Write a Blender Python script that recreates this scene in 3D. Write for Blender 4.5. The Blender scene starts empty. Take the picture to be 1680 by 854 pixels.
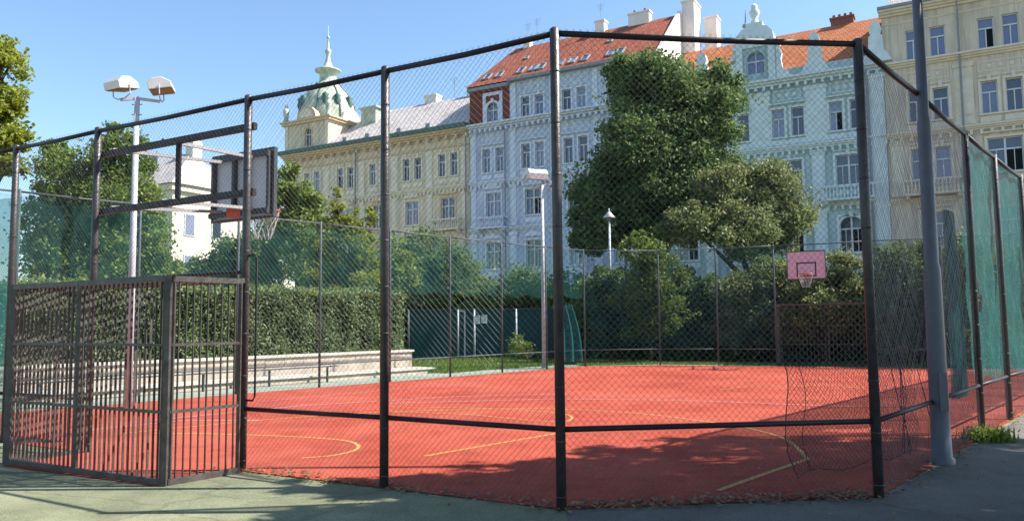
import bpy, math, random
import numpy as np
from mathutils import Vector, Matrix
random.seed(7); RNG = np.random.default_rng(7)
SC = bpy.context.scene
COL = SC.collection
R = math.radians

# ------------------------------------------------------------------ camera, sky, sun, exposure
FPX, PITCH, ROLL, EYE = 1267.3, 0.080937, -0.010119, 1.505
_c, _s, _cr, _sr = math.cos(PITCH), math.sin(PITCH), math.cos(ROLL), math.sin(ROLL)
RIGHT = Vector((1, 0, 0)); FWD = Vector((0, _c, _s)); UP = Vector((0, -_s, _c))
CX = RIGHT * _cr + UP * _sr; CY = RIGHT * -_sr + UP * _cr
cam_d = bpy.data.cameras.new('camera'); cam = bpy.data.objects.new('camera', cam_d); COL.objects.link(cam)
m = Matrix((CX, CY, -FWD)).transposed().to_4x4(); m.translation = (0, 0, EYE)
cam.matrix_world = m
cam_d.sensor_width = 36; cam_d.lens = 36 * FPX / 1680; cam_d.clip_start = .05; cam_d.clip_end = 2000
SC.camera = cam

W = bpy.data.worlds.new('World'); SC.world = W; W.use_nodes = True
nt = W.node_tree; bg = nt.nodes['Background']
sky = nt.nodes.new('ShaderNodeTexSky'); sky.sky_type = 'NISHITA'; sky.sun_disc = False
sky.sun_elevation = R(46.8); sky.sun_rotation = R(90); sky.air_density = 1.0; sky.dust_density = .6; sky.ozone_density = .7
tint = nt.nodes.new('ShaderNodeMixRGB'); tint.blend_type = 'MULTIPLY'; tint.inputs[0].default_value = 1; tint.inputs[2].default_value = (.89, 1.01, 1.08, 1)
nt.links.new(sky.outputs[0], tint.inputs[1]); nt.links.new(tint.outputs[0], bg.inputs[0]); bg.inputs[1].default_value = .108
sd = bpy.data.lights.new('sun', 'SUN'); sd.energy = 5.0; sd.angle = R(.5); sd.color = (1, .95, .87)
so = bpy.data.objects.new('sun', sd); COL.objects.link(so)
so.rotation_euler = Vector((math.cos(R(46.8)), -.01, math.sin(R(46.8)))).to_track_quat('Z', 'Y').to_euler()
SC.view_settings.view_transform = 'Standard'; SC.view_settings.look = 'None'
SC.view_settings.exposure = 1.12; SC.view_settings.gamma = 1
SC.view_settings.use_curve_mapping = False

def ray(px, py):
    a, b = px - 840, py - 427
    x = a * _cr + b * _sr; y = -a * _sr + b * _cr
    return RIGHT * x + FWD * FPX - UP * y
def G(px, py, z=0):                       # a point on the ground
    d = ray(px, py); t = (z - EYE) / d.z
    return Vector((d.x * t, d.y * t, z))
def at(px, py, Y):                        # a point at distance Y
    d = ray(px, py); t = Y / d.y
    return Vector((d.x * t, Y, EYE + d.z * t))

# ------------------------------------------------------------------ materials
def mat(name, col, rough=.8, var=.12, scale=4, metal=0, bump=0, bscale=30, spec=.3, col2=None, detail=4, translucent=0):
    m = bpy.data.materials.new(name); m.use_nodes = True
    n = m.node_tree.nodes; l = m.node_tree.links; b = n['Principled BSDF']
    b.inputs['Roughness'].default_value = rough; b.inputs['Metallic'].default_value = metal
    b.inputs['Specular IOR Level'].default_value = spec
    tc = n.new('ShaderNodeTexCoord'); nz = n.new('ShaderNodeTexNoise')
    nz.inputs['Scale'].default_value = scale; nz.inputs['Detail'].default_value = detail; nz.inputs['Roughness'].default_value = .65
    l.new(tc.outputs['Object'], nz.inputs['Vector'])
    r = n.new('ShaderNodeValToRGB')
    c2 = col2 or [min(1, c * (1 + var)) for c in col]
    c1 = [c * (1 - var) for c in col]
    r.color_ramp.elements[0].position = .32; r.color_ramp.elements[1].position = .68
    r.color_ramp.elements[0].color = (*c1, 1); r.color_ramp.elements[1].color = (*c2, 1)
    l.new(nz.outputs['Fac'], r.inputs[0]); l.new(r.outputs[0], b.inputs['Base Color'])
    if bump:
        bn = n.new('ShaderNodeTexNoise'); bn.inputs['Scale'].default_value = bscale; bn.inputs['Detail'].default_value = 3
        l.new(tc.outputs['Object'], bn.inputs['Vector'])
        bu = n.new('ShaderNodeBump'); bu.inputs['Strength'].default_value = bump; bu.inputs['Distance'].default_value = .02
        l.new(bn.outputs['Fac'], bu.inputs['Height']); l.new(bu.outputs[0], b.inputs['Normal'])
    return m

def leaf_mat(name, c1, c2, c3, tr=.35):
    m = bpy.data.materials.new(name); m.use_nodes = True
    n = m.node_tree.nodes; l = m.node_tree.links
    for x in list(n): n.remove(x)
    out = n.new('ShaderNodeOutputMaterial'); g = n.new('ShaderNodeNewGeometry')
    r = n.new('ShaderNodeValToRGB'); e = r.color_ramp.elements
    e[0].color = (*c1, 1); e[1].color = (*c3, 1); k = e.new(.5); k.color = (*c2, 1)
    l.new(g.outputs['Random Per Island'], r.inputs[0])
    d = n.new('ShaderNodeBsdfPrincipled'); d.inputs['Roughness'].default_value = .55; d.inputs['Specular IOR Level'].default_value = .35
    t = n.new('ShaderNodeBsdfTranslucent'); mx = n.new('ShaderNodeMixShader'); mx.inputs[0].default_value = tr
    l.new(r.outputs[0], d.inputs['Base Color']); 
    hs = n.new('ShaderNodeHueSaturation'); hs.inputs['Value'].default_value = 1.5; hs.inputs['Hue'].default_value = .48
    l.new(r.outputs[0], hs.inputs['Color']); l.new(hs.outputs[0], t.inputs['Color'])
    l.new(d.outputs[0], mx.inputs[1]); l.new(t.outputs[0], mx.inputs[2]); l.new(mx.outputs[0], out.inputs[0])
    return m

def net_mat(name, col, opac, var=.12):
    m = bpy.data.materials.new(name); m.use_nodes = True
    n = m.node_tree.nodes; l = m.node_tree.links
    for x in list(n): n.remove(x)
    out = n.new('ShaderNodeOutputMaterial'); tc = n.new('ShaderNodeTexCoord')
    nz = n.new('ShaderNodeTexNoise'); nz.inputs['Scale'].default_value = 1.6; nz.inputs['Detail'].default_value = 6
    l.new(tc.outputs['Object'], nz.inputs['Vector'])
    mr = n.new('ShaderNodeMapRange'); mr.inputs[1].default_value = .3; mr.inputs[2].default_value = .7
    mr.inputs[3].default_value = opac - var; mr.inputs[4].default_value = opac + var
    l.new(nz.outputs['Fac'], mr.inputs[0])
    tr = n.new('ShaderNodeBsdfTransparent'); d = n.new('ShaderNodeBsdfDiffuse'); t = n.new('ShaderNodeBsdfTranslucent')
    d.inputs[0].default_value = (*col, 1); t.inputs[0].default_value = (*col, 1)
    a = n.new('ShaderNodeMixShader'); a.inputs[0].default_value = .4
    b = n.new('ShaderNodeMixShader')
    l.new(d.outputs[0], a.inputs[1]); l.new(t.outputs[0], a.inputs[2])
    l.new(mr.outputs[0], b.inputs[0]); l.new(tr.outputs[0], b.inputs[1]); l.new(a.outputs[0], b.inputs[2]); l.new(b.outputs[0], out.inputs[0])
    return m

def tile_mat(name, c1, c2, rough=.75, sx=3.2, sz=3.6):
    m = mat(name, c1, rough, scale=1.3, col2=c2, var=.1)
    n = m.node_tree.nodes; l = m.node_tree.links; b = n['Principled BSDF']
    tc = n['Texture Coordinate']
    br = n.new('ShaderNodeTexBrick'); mp = n.new('ShaderNodeMapping')
    mp.inputs['Rotation'].default_value = (0, 0, 0)
    sep = n.new('ShaderNodeSeparateXYZ'); cmb = n.new('ShaderNodeCombineXYZ')
    l.new(tc.outputs['Object'], sep.inputs[0]); l.new(sep.outputs[0], cmb.inputs[0]); l.new(sep.outputs[2], cmb.inputs[1])
    l.new(cmb.outputs[0], br.inputs['Vector'])
    br.inputs['Scale'].default_value = 1; br.inputs['Brick Width'].default_value = .3; br.inputs['Row Height'].default_value = .24
    br.inputs['Mortar Size'].default_value = .035; br.inputs['Color1'].default_value = (1, 1, 1, 1); br.inputs['Color2'].default_value = (.72, .72, .72, 1)
    br.inputs['Mortar'].default_value = (.45, .45, .45, 1)
    mul = n.new('ShaderNodeMixRGB'); mul.blend_type = 'MULTIPLY'; mul.inputs[0].default_value = .8
    l.new(n['Color Ramp'].outputs[0], mul.inputs[1]); l.new(br.outputs[0], mul.inputs[2]); l.new(mul.outputs[0], b.inputs['Base Color'])
    bu = n.new('ShaderNodeBump'); bu.inputs['Strength'].default_value = .6; bu.inputs['Distance'].default_value = .04
    l.new(br.outputs['Fac'], bu.inputs['Height']); bu.invert = True; l.new(bu.outputs[0], b.inputs['Normal'])
    return m

M = {}
M['post'] = mat('brown_post_paint', (.05, .042, .042), .38, .35, 9, spec=.5, bump=.25, bscale=60)
M['rail'] = mat('dark_rail_paint', (.018, .017, .019), .5, .3, 9, spec=.3)
M['wire'] = mat('wire', (.12, .12, .125), .45, .2, 3, metal=.4, spec=.5)
M['cage'] = mat('cage_steel', (.085, .075, .068), .5, .35, 8, spec=.3, bump=.1)
M['galv'] = mat('galvanised', (.47, .48, .52), .5, .12, 5)
M['greypole'] = mat('grey_pole_paint', (.10, .105, .135), .4, .12, 5, spec=.5)
M['farpost'] = mat('far_post_paint', (.07, .09, .1), .5, .2, 5)
M['lamp_white'] = mat('lamp_metal', (.62, .6, .58), .4, .08, 5, metal=.1)
M['lamp_inner'] = mat('lamp_glass', (.28, .17, .11), .25, .1, 8, spec=.6)
M['armgrey'] = mat('arm_grey', (.3, .29, .3), .5, .1, 5)
M['board'] = mat('board_panel', (.62, .62, .66), .5, .06, 4)
M['board_pink'] = mat('pink_board', (.68, .42, .47), .5, .08, 4)
M['board_frame'] = mat('board_frame', (.045, .05, .055), .5, .2, 6)
M['orange'] = mat('ring_orange', (.6, .1, .05), .45, .1, 6)
M['netwhite'] = mat('net_cord', (.38, .38, .38), .8, .1, 6)
M['black'] = mat('black_line', (.03, .025, .03), .7, .1, 6)
M['blacknet'] = mat('black_cord', (.025, .025, .03), .8, .1, 6)
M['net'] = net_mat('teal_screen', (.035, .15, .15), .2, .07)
M['netshaded'] = net_mat('shaded_teal_screen', (.012, .045, .052), .33, .09)  # teal netting with the shade at the far end put into its colour
M['netbright'] = net_mat('bright_teal_screen', (.06, .30, .27), .6, .07)
M['netfold'] = net_mat('folded_teal_net', (.03, .14, .14), .6, .1)
M['screen'] = net_mat('low_green_screen', (.045, .13, .13), .85, .06)
M['bark'] = mat('bark', (.09, .07, .05), .9, .3, 12, bump=.6)
M['stone'] = mat('pale_stone', (.42, .36, .29), .85, .2, 2.2, bump=.3)
M['cap'] = mat('stone_coping', (.47, .44, .39), .8, .15, 3)
M['zinc'] = mat('zinc', (.25, .27, .3), .5, .1, 3)
M['copper'] = mat('green_copper', (.075, .14, .115), .6, .2, 3)
M['dome'] = mat('dome_copper', (.34, .42, .34), .55, .3, 1.2, col2=(.56, .60, .47))
M['white'] = mat('white_frame', (.62, .62, .62), .6, .06, 3)
M['glass'] = mat('window_glass', (.12, .14, .24), .08, .45, .8, spec=1.0)
M['void'] = mat('dark_room', (.01, .01, .012), .9, .1, 3)
M['chimney'] = mat('chimney_render', (.74, .68, .62), .85, .08, 1.5)
M['brick'] = mat('brick', (.24, .10, .07), .9, .25, 6)
M['sign'] = mat('sign_white', (.7, .72, .72), .6, .04, 4)
M['signmark'] = mat('sign_mark', (.15, .18, .22), .6, .04, 4)

def court_mat():
    m = mat('court_rubber', (.35, .060, .038), .85, .14, .35, col2=(.48, .108, .07), detail=9, bump=.25, bscale=220, spec=.06)
    n = m.node_tree.nodes; l = m.node_tree.links; b = n['Principled BSDF']; tc = n['Texture Coordinate']
    sp = n.new('ShaderNodeTexNoise'); sp.inputs['Scale'].default_value = 90; sp.inputs['Detail'].default_value = 2
    l.new(tc.outputs['Object'], sp.inputs['Vector'])
    st = n.new('ShaderNodeTexNoise'); st.inputs['Scale'].default_value = 1.7; st.inputs['Detail'].default_value = 8; st.inputs['Roughness'].default_value = .8
    l.new(tc.outputs['Object'], st.inputs['Vector'])
    r1 = n.new('ShaderNodeMapRange'); r1.inputs[1].default_value = .3; r1.inputs[2].default_value = .7; r1.inputs[3].default_value = .8; r1.inputs[4].default_value = 1.12
    l.new(sp.outputs[0], r1.inputs[0])
    r2 = n.new('ShaderNodeMapRange'); r2.inputs[1].default_value = .35; r2.inputs[2].default_value = .55; r2.inputs[3].default_value = .74; r2.inputs[4].default_value = 1
    l.new(st.outputs[0], r2.inputs[0])
    mm = n.new('ShaderNodeMath'); mm.operation = 'MULTIPLY'; l.new(r1.outputs[0], mm.inputs[0]); l.new(r2.outputs[0], mm.inputs[1])
    mul = n.new('ShaderNodeMixRGB'); mul.blend_type = 'MULTIPLY'; mul.inputs[0].default_value = 1
    l.new(n['Color Ramp'].outputs[0], mul.inputs[1]); l.new(mm.outputs[0], mul.inputs[2]); l.new(mul.outputs[0], b.inputs['Base Color'])
    return m
M['court'] = court_mat()
M['ground'] = mat('green_asphalt', (.235, .25, .15), .9, .22, .9, col2=(.31, .32, .20), detail=10, bump=.4, bscale=160)
M['asphalt'] = mat('grey_asphalt', (.165, .155, .135), .9, .22, 1.1, detail=10, bump=.4, bscale=160)
def worn(m, crack=.5, sc=.42):
    n = m.node_tree.nodes; l = m.node_tree.links; b = n['Principled BSDF']; tc = n['Texture Coordinate']
    dn_ = n.new('ShaderNodeTexNoise'); dn_.inputs['Scale'].default_value = 2.2; dn_.inputs['Detail'].default_value = 6
    l.new(tc.outputs['Object'], dn_.inputs['Vector'])
    mx = n.new('ShaderNodeMixRGB'); mx.blend_type = 'ADD'; mx.inputs[0].default_value = .5
    l.new(tc.outputs['Object'], mx.inputs[1]); l.new(dn_.outputs['Color'], mx.inputs[2])
    vo = n.new('ShaderNodeTexVoronoi'); vo.feature = 'DISTANCE_TO_EDGE'; vo.inputs['Scale'].default_value = sc
    l.new(mx.outputs[0], vo.inputs['Vector'])
    r1 = n.new('ShaderNodeMapRange'); r1.inputs[1].default_value = .002; r1.inputs[2].default_value = .007; r1.inputs[3].default_value = crack; r1.inputs[4].default_value = 1
    l.new(vo.outputs['Distance'], r1.inputs[0])
    sp = n.new('ShaderNodeTexVoronoi'); sp.inputs['Scale'].default_value = 85; l.new(tc.outputs['Object'], sp.inputs['Vector'])
    r2 = n.new('ShaderNodeMapRange'); r2.inputs[1].default_value = 0; r2.inputs[2].default_value = .7; r2.inputs[3].default_value = 1.28; r2.inputs[4].default_value = .72
    l.new(sp.outputs['Distance'], r2.inputs[0])
    pa = n.new('ShaderNodeTexNoise'); pa.inputs['Scale'].default_value = .8; pa.inputs['Detail'].default_value = 9; pa.inputs['Roughness'].default_value = .75
    l.new(tc.outputs['Object'], pa.inputs['Vector'])
    r3 = n.new('ShaderNodeMapRange'); r3.inputs[1].default_value = .45; r3.inputs[2].default_value = .62; r3.inputs[3].default_value = 1.04; r3.inputs[4].default_value = .78
    l.new(pa.outputs[0], r3.inputs[0])
    a = n.new('ShaderNodeMath'); a.operation = 'MULTIPLY'; l.new(r1.outputs[0], a.inputs[0]); l.new(r2.outputs[0], a.inputs[1])
    c = n.new('ShaderNodeMath'); c.operation = 'MULTIPLY'; l.new(a.outputs[0], c.inputs[0]); l.new(r3.outputs[0], c.inputs[1])
    mul = n.new('ShaderNodeMixRGB'); mul.blend_type = 'MULTIPLY'; mul.inputs[0].default_value = 1
    l.new(n['Color Ramp'].outputs[0], mul.inputs[1]); l.new(c.outputs[0], mul.inputs[2]); l.new(mul.outputs[0], b.inputs['Base Color'])
worn(M['ground'], .78, .22); worn(M['asphalt'], .7, .25)
M['strip'] = mat('grey_green_strip', (.24, .27, .22), .9, .15, 2, detail=8)
M['lawn'] = mat('lawn_soil', (.07, .11, .03), .95, .3, 3, detail=8)
M['yellowpaint'] = mat('yellow_line_paint', (.55, .36, .09), .8, .25, 3, col2=(.55, .24, .09))
M['whitepaint'] = mat('faded_white_line', (.56, .32, .33), .8, .2, 6)
M['bluepaint'] = mat('faded_violet_line', (.42, .19, .27), .8, .2, 6)
def streaked(name, col):
    m = mat(name, col, .9, .1, .6, detail=8)
    n = m.node_tree.nodes; l = m.node_tree.links; b = n['Principled BSDF']
    mp = n.new('ShaderNodeMapping'); mp.inputs['Scale'].default_value = (2.4, 2.4, .16)
    nz = n.new('ShaderNodeTexNoise'); nz.inputs['Scale'].default_value = 1; nz.inputs['Detail'].default_value = 7; nz.inputs['Roughness'].default_value = .7
    l.new(n['Texture Coordinate'].outputs['Object'], mp.inputs[0]); l.new(mp.outputs[0], nz.inputs['Vector'])
    mr = n.new('ShaderNodeMapRange'); mr.inputs[1].default_value = .42; mr.inputs[2].default_value = .66; mr.inputs[3].default_value = 1.04; mr.inputs[4].default_value = .66
    l.new(nz.outputs[0], mr.inputs[0])
    mul = n.new('ShaderNodeMixRGB'); mul.blend_type = 'MULTIPLY'; mul.inputs[0].default_value = 1
    l.new(n['Color Ramp'].outputs[0], mul.inputs[1]); l.new(mr.outputs[0], mul.inputs[2]); l.new(mul.outputs[0], b.inputs['Base Color'])
    return m
gm_ = M['glass'].node_tree; gi = gm_.nodes.new('ShaderNodeObjectInfo'); gr_ = gm_.nodes.new('ShaderNodeValToRGB'); gr_.color_ramp.interpolation = 'CONSTANT'
ge = gr_.color_ramp.elements; ge[0].color = (.05, .06, .10, 1); ge[1].position = .45; ge[1].color = (.14, .16, .27, 1)
for p_, c_ in ((.7, (.24, .26, .36)), (.88, (.03, .035, .05))): q_ = ge.new(p_); q_.color = (*c_, 1)
gm_.links.new(gi.outputs['Random'], gr_.inputs[0]); gm_.links.new(gr_.outputs[0], gm_.nodes['Principled BSDF'].inputs['Base Color'])
M['yellow'] = streaked('yellow_stucco', (.70, .59, .43))
M['yellowtrim'] = mat('yellow_trim', (.72, .64, .50), .9, .1, 2)
M['rust'] = mat('ochre_trim', (.62, .47, .31), .9, .1, 2)
M['blue'] = streaked('blue_grey_stucco', (.50, .55, .66))
M['bluetrim'] = mat('pale_blue_trim', (.60, .64, .72), .9, .1, 2)
M['redbrick'] = tile_mat('red_brick_wall', (.23, .055, .035), (.28, .075, .05))
M['mint'] = streaked('mint_stucco', (.42, .52, .52))
M['minttrim'] = mat('pale_mint_trim', (.62, .68, .68), .9, .1, 2)
M['beige'] = streaked('beige_stucco', (.66, .55, .43))
M['beigetrim'] = mat('beige_trim', (.7, .6, .47), .9, .1, 2)
M['cream'] = mat('cream_stucco', (.74, .68, .55), .9, .08, .6)
M['roofred'] = tile_mat('red_roof_tiles', (.36, .085, .045), (.46, .14, .075))
M['rooforange'] = tile_mat('orange_roof_tiles', (.52, .15, .05), (.62, .22, .09))
M['roofpale'] = tile_mat('pale_roof_tiles', (.6, .54, .51), (.7, .63, .6))
LEAF = dict(
    dark=leaf_mat('leaf_dark', (.045, .085, .025), (.085, .15, .042), (.165, .235, .075), .4),
    mid=leaf_mat('leaf_mid', (.05, .10, .022), (.10, .17, .035), (.19, .26, .06)),
    midlight=leaf_mat('leaf_fresh', (.06, .11, .02), (.11, .18, .032), (.19, .25, .05)),
    light=leaf_mat('leaf_light', (.08, .13, .025), (.16, .23, .045), (.26, .33, .08)),
    yellow=leaf_mat('leaf_yellow', (.11, .15, .018), (.2, .25, .03), (.3, .33, .05), .45),
    olive=leaf_mat('leaf_olive', (.07, .10, .03), (.15, .185, .06), (.27, .30, .12), .33),
    hedge=leaf_mat('leaf_hedge', (.06, .10, .038), (.10, .155, .06), (.19, .25, .11), .25),
    litter=leaf_mat('leaf_litter', (.08, .035, .02), (.17, .09, .03), (.3, .2, .08), .1),
    grass=leaf_mat('grass_blades', (.05, .10, .015), (.10, .17, .03), (.17, .24, .05), .4))

# ------------------------------------------------------------------ mesh helpers
class MB:
    def __init__(s): s.v = []; s.f = []
    def add(s, vs, fs):
        o = len(s.v); s.v += [tuple(v) for v in vs]; s.f += [tuple(i + o for i in f) for f in fs]; return s
    def box(s, x0, x1, y0, y1, z0, z1):
        return s.add([(x0, y0, z0), (x1, y0, z0), (x1, y1, z0), (x0, y1, z0), (x0, y0, z1), (x1, y0, z1), (x1, y1, z1), (x0, y1, z1)],
                     [(0, 3, 2, 1), (4, 5, 6, 7), (0, 1, 5, 4), (1, 2, 6, 5), (2, 3, 7, 6), (3, 0, 4, 7)])
    def bar(s, p, q, w, h=None, up=(0, 0, 1)):      # rectangular bar
        p = Vector(p); q = Vector(q); h = h or w
        d = (q - p).normalized(); u = Vector(up)
        if abs(d.dot(u)) > .95: u = Vector((1, 0, 0))
        a = d.cross(u).normalized() * (w / 2); b = a.cross(d).normalized() * (h / 2)
        vs = [e + i * a + j * b for e in (p, q) for i, j in ((-1, -1), (1, -1), (1, 1), (-1, 1))]
        return s.add(vs, [(0, 1, 2, 3), (7, 6, 5, 4), (0, 4, 5, 1), (1, 5, 6, 2), (2, 6, 7, 3), (3, 7, 4, 0)])
    def tube(s, pts, rads, n=8, caps=True):
        pts = [Vector(p) for p in pts]
        if not hasattr(rads, '__len__'): rads = [rads] * len(pts)
        vs = []; fs = []
        for i, p in enumerate(pts):
            d = (pts[min(i + 1, len(pts) - 1)] - pts[max(i - 1, 0)]).normalized()
            u = Vector((0, 0, 1)) if abs(d.z) < .9 else Vector((1, 0, 0))
            a = d.cross(u).normalized(); b = a.cross(d)
            for k in range(n):
                t = 2 * math.pi * k / n
                vs.append(p + (a * math.cos(t) + b * math.sin(t)) * rads[i])
        for i in range(len(pts) - 1):
            for k in range(n):
                fs.append((i * n + k, i * n + (k + 1) % n, (i + 1) * n + (k + 1) % n, (i + 1) * n + k))
        if caps: fs.append(tuple(range(n))[::-1]); fs.append(tuple((len(pts) - 1) * n + k for k in range(n)))
        return s.add(vs, fs)
    def lathe(s, prof, n=24, c=(0, 0), cap=True):
        vs = [(c[0] + r * math.cos(2 * math.pi * k / n), c[1] + r * math.sin(2 * math.pi * k / n), z) for r, z in prof for k in range(n)]
        fs = [(i * n + k, i * n + (k + 1) % n, (i + 1) * n + (k + 1) % n, (i + 1) * n + k) for i in range(len(prof) - 1) for k in range(n)]
        if cap: fs.append(tuple((len(prof) - 1) * n + k for k in range(n)))
        return s.add(vs, fs)
    def ext(s, poly, y0, y1):               # xz polygon extruded along y
        n = len(poly)
        vs = [(x, y0, z) for x, z in poly] + [(x, y1, z) for x, z in poly]
        return s.add(vs, [tuple(range(n)), tuple(range(2 * n - 1, n - 1, -1))] + [(i, n + i, n + (i + 1) % n, (i + 1) % n) for i in range(n)])
    def extx(s, poly, x0, x1):              # yz polygon extruded along x
        n = len(poly)
        vs = [(x0, y, z) for y, z in poly] + [(x1, y, z) for y, z in poly]
        return s.add(vs, [tuple(range(n)), tuple(range(2 * n - 1, n - 1, -1))] + [(i, n + i, n + (i + 1) % n, (i + 1) % n) for i in range(n)])
    def mesh(s, name, m, smooth=False):
        me = bpy.data.meshes.new(name); me.from_pydata(s.v, [], s.f)
        if m: me.materials.append(m)
        me.update()
        if smooth:
            for p in me.polygons: p.use_smooth = len(p.vertices) == 4
        return me
    def build(s, name, m, parent=None, loc=(0, 0, 0), smooth=False, bevel=0):
        return put(name, s.mesh(name, m, smooth), parent, loc, bevel)
def put(name, me, parent=None, loc=(0, 0, 0), bevel=0):
    o = bpy.data.objects.new(name, me); COL.objects.link(o); o.location = loc
    if parent: o.parent = parent
    if bevel:
        b = o.modifiers.new('bevel', 'BEVEL'); b.width = bevel; b.segments = 2; b.limit_method = 'ANGLE'
    return o
def tag(o, label=None, cat=None, group=None, kind=None):
    if label: o['label'] = label
    if cat: o['category'] = cat
    if group: o['group'] = group
    if kind: o['kind'] = kind
    return o
def thing(name, label, cat, loc=(0, 0, 0), rz=0, group=None):
    o = bpy.data.objects.new(name, None); COL.objects.link(o); o.location = loc; o.rotation_euler = (0, 0, rz)
    o.empty_display_size = .2
    return tag(o, label, cat, group)
def sheet(name, pts, z, m, kind='structure', label=None, cat=None):
    o = MB().add([(p[0], p[1], z) for p in pts], [tuple(range(len(pts)))]).build(name, m)
    return tag(o, kind=kind, label=label, cat=cat)

# ------------------------------------------------------------------ layout of the court (metres, camera stands at the origin)
NEAR = [(.38, 6.38), (-1.21, 7.32), (-2.84, 8.21), (-5.16, 9.50), (-6.75, 10.39), (-8.6, 11.41), (-10.42, 12.43)]
LEFTL = [(-10.42, 12.43), (-9.02, 14.02), (-7.58, 15.64), (-6.14, 17.26), (-4.70, 18.89), (-3.25, 20.53), (-1.79, 22.17), (-.33, 23.85), (1.1, 25.35), (2.48, 26.73)]
BCH = [(2.48, 26.73), (5.13, 27.1)]
BACK = [(5.13, 27.1), (7.0, 26.5), (8.75, 25.8), (11.45, 24.5), (13.2, 23.7), (14.9, 22.9), (16.6, 22.1)]
RSIDE = [(3.1, 6.71), (4.58, 8.42), (6.05, 10.13), (7.39, 11.66), (8.9, 13.35), (10.4, 15.06), (11.9, 16.76), (13.45, 18.5), (15.0, 20.3), (16.6, 22.1)]
COURT = [NEAR[-1]] + [NEAR[0], RSIDE[0], RSIDE[-1], BACK[0], LEFTL[-1]]
dl = Vector((.663, .749, 0)); nl = Vector((-.749, .663, 0))          # along the left side, and outward from it
def Lp(t, o, z=0): return Vector((-4.70, 18.89, 0)) + dl * t + nl * o + Vector((0, 0, z))
dn = Vector((-.870, .492, 0)); nn = Vector((.492, .870, 0))          # along the near goal line (to the left), and into the court

S = 900
sheet('ground', [(-S, -60), (S, -60), (S, S), (-S, S)], 0, M['ground'])
sheet('path', [(-1.2, -30), (60, -30), (60, 40), (RSIDE[-1][0] + .1, 22.1), (3.12, 6.68), (.42, 6.34)], .004, M['asphalt'])
sheet('court_surface', COURT, .008, M['court'])
sheet('side_strip', [Lp(-14, .02), Lp(10.3, .02), (5.2, 27.15), (16.7, 22.2), (17.0, 22.8), (5.3, 27.9), (1.6, 27.5), Lp(9.6, 1.2), Lp(5.2, 1.7), Lp(5.2, 2.6), Lp(-14, 2.6)], .005, M['strip'])
sheet('lawn', [Lp(-14, 2.5), Lp(5.2, 2.5), Lp(5.3, 1.55), Lp(9.6, 1.2), (1.6, 27.5), (5.3, 27.9), (17, 22.8), (30, 30), (24, 60), (-40, 90), (-60, 50)], .006, M['lawn'])
sheet('street', [(-80, 110), (-86, 100), (45, 26), (60, 26), (60, 34)], .011, M['asphalt'])

sheet('cage_floor', [(-2.80, 8.16), (-5.18, 9.49), (-5.62, 8.63), (-3.36, 7.44)], .0085, M['court'])
# painted markings
def line(pts, w, m, z=.012):
    P = [Vector(p) for p in pts]; vs = []; fs = []; w *= .85
    for i, p in enumerate(P):
        d = (P[min(i + 1, len(P) - 1)] - P[max(i - 1, 0)]); d.z = 0; d.normalize()
        a = Vector((-d.y, d.x, 0)) * w / 2
        vs += [(*(p + a).xy, z), (*(p - a).xy, z)]
    for i in range(len(P) - 1): fs.append((2 * i, 2 * i + 1, 2 * i + 3, 2 * i + 2))
    tag(MB().add(vs, fs).build('court_marking', m), kind='structure')
def smooth(pts, n=10):
    P = [Vector(p) for p in pts]; out = []
    P = [P[0]] + P + [P[-1]]
    for i in range(1, len(P) - 2):
        for k in range(n):
            t = k / n; a, b, c, d = P[i - 1], P[i], P[i + 1], P[i + 2]
            out.append(.5 * ((2 * b) + (c - a) * t + (2 * a - 5 * b + 4 * c - d) * t * t + (3 * b - a - 3 * c + d) * t ** 3))
    return out + [P[-2]]
g = lambda L: [G(*q) for q in L]
YP, WP, BP = M['yellowpaint'], M['whitepaint'], M['bluepaint']
line(smooth(g([(496, 752), (545, 748), (580, 740), (588, 732), (570, 724), (520, 719), (440, 715), (330, 712), (250, 712)])), .06, YP)
line(g([(697, 749), (800, 731), (911, 712), (968, 701)]), .07, YP, .0125)
line(smooth(g([(200, 712), (320, 700), (450, 688), (600, 678), (760, 672), (900, 671), (1040, 678), (1180, 695), (1240, 706), (1290, 722), (1325, 754)])), .06, YP, .013)
line(g([(1325, 754), (1262, 776), (1178, 806)]), .07, YP, .0135)
line(smooth(g([(640, 676), (760, 680), (870, 690), (925, 692), (938, 685), (915, 678), (840, 672), (700, 668)])), .05, YP, .014)
line(g([(150, 706), (300, 690), (430, 690)]), .05, WP, .0145)
line(g([(250, 690), (500, 665), (760, 650), (930, 646)]), .05, WP, .012)
line(g([(420, 660), (640, 640), (800, 626)]), .05, BP, .0155)
line(g([(640, 662), (900, 655), (1120, 657), (1400, 668)]), .05, WP, .016)
line(smooth(g([(1180, 640), (1230, 634), (1290, 632), (1370, 634), (1430, 640)])), .05, YP, .0165)

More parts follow.
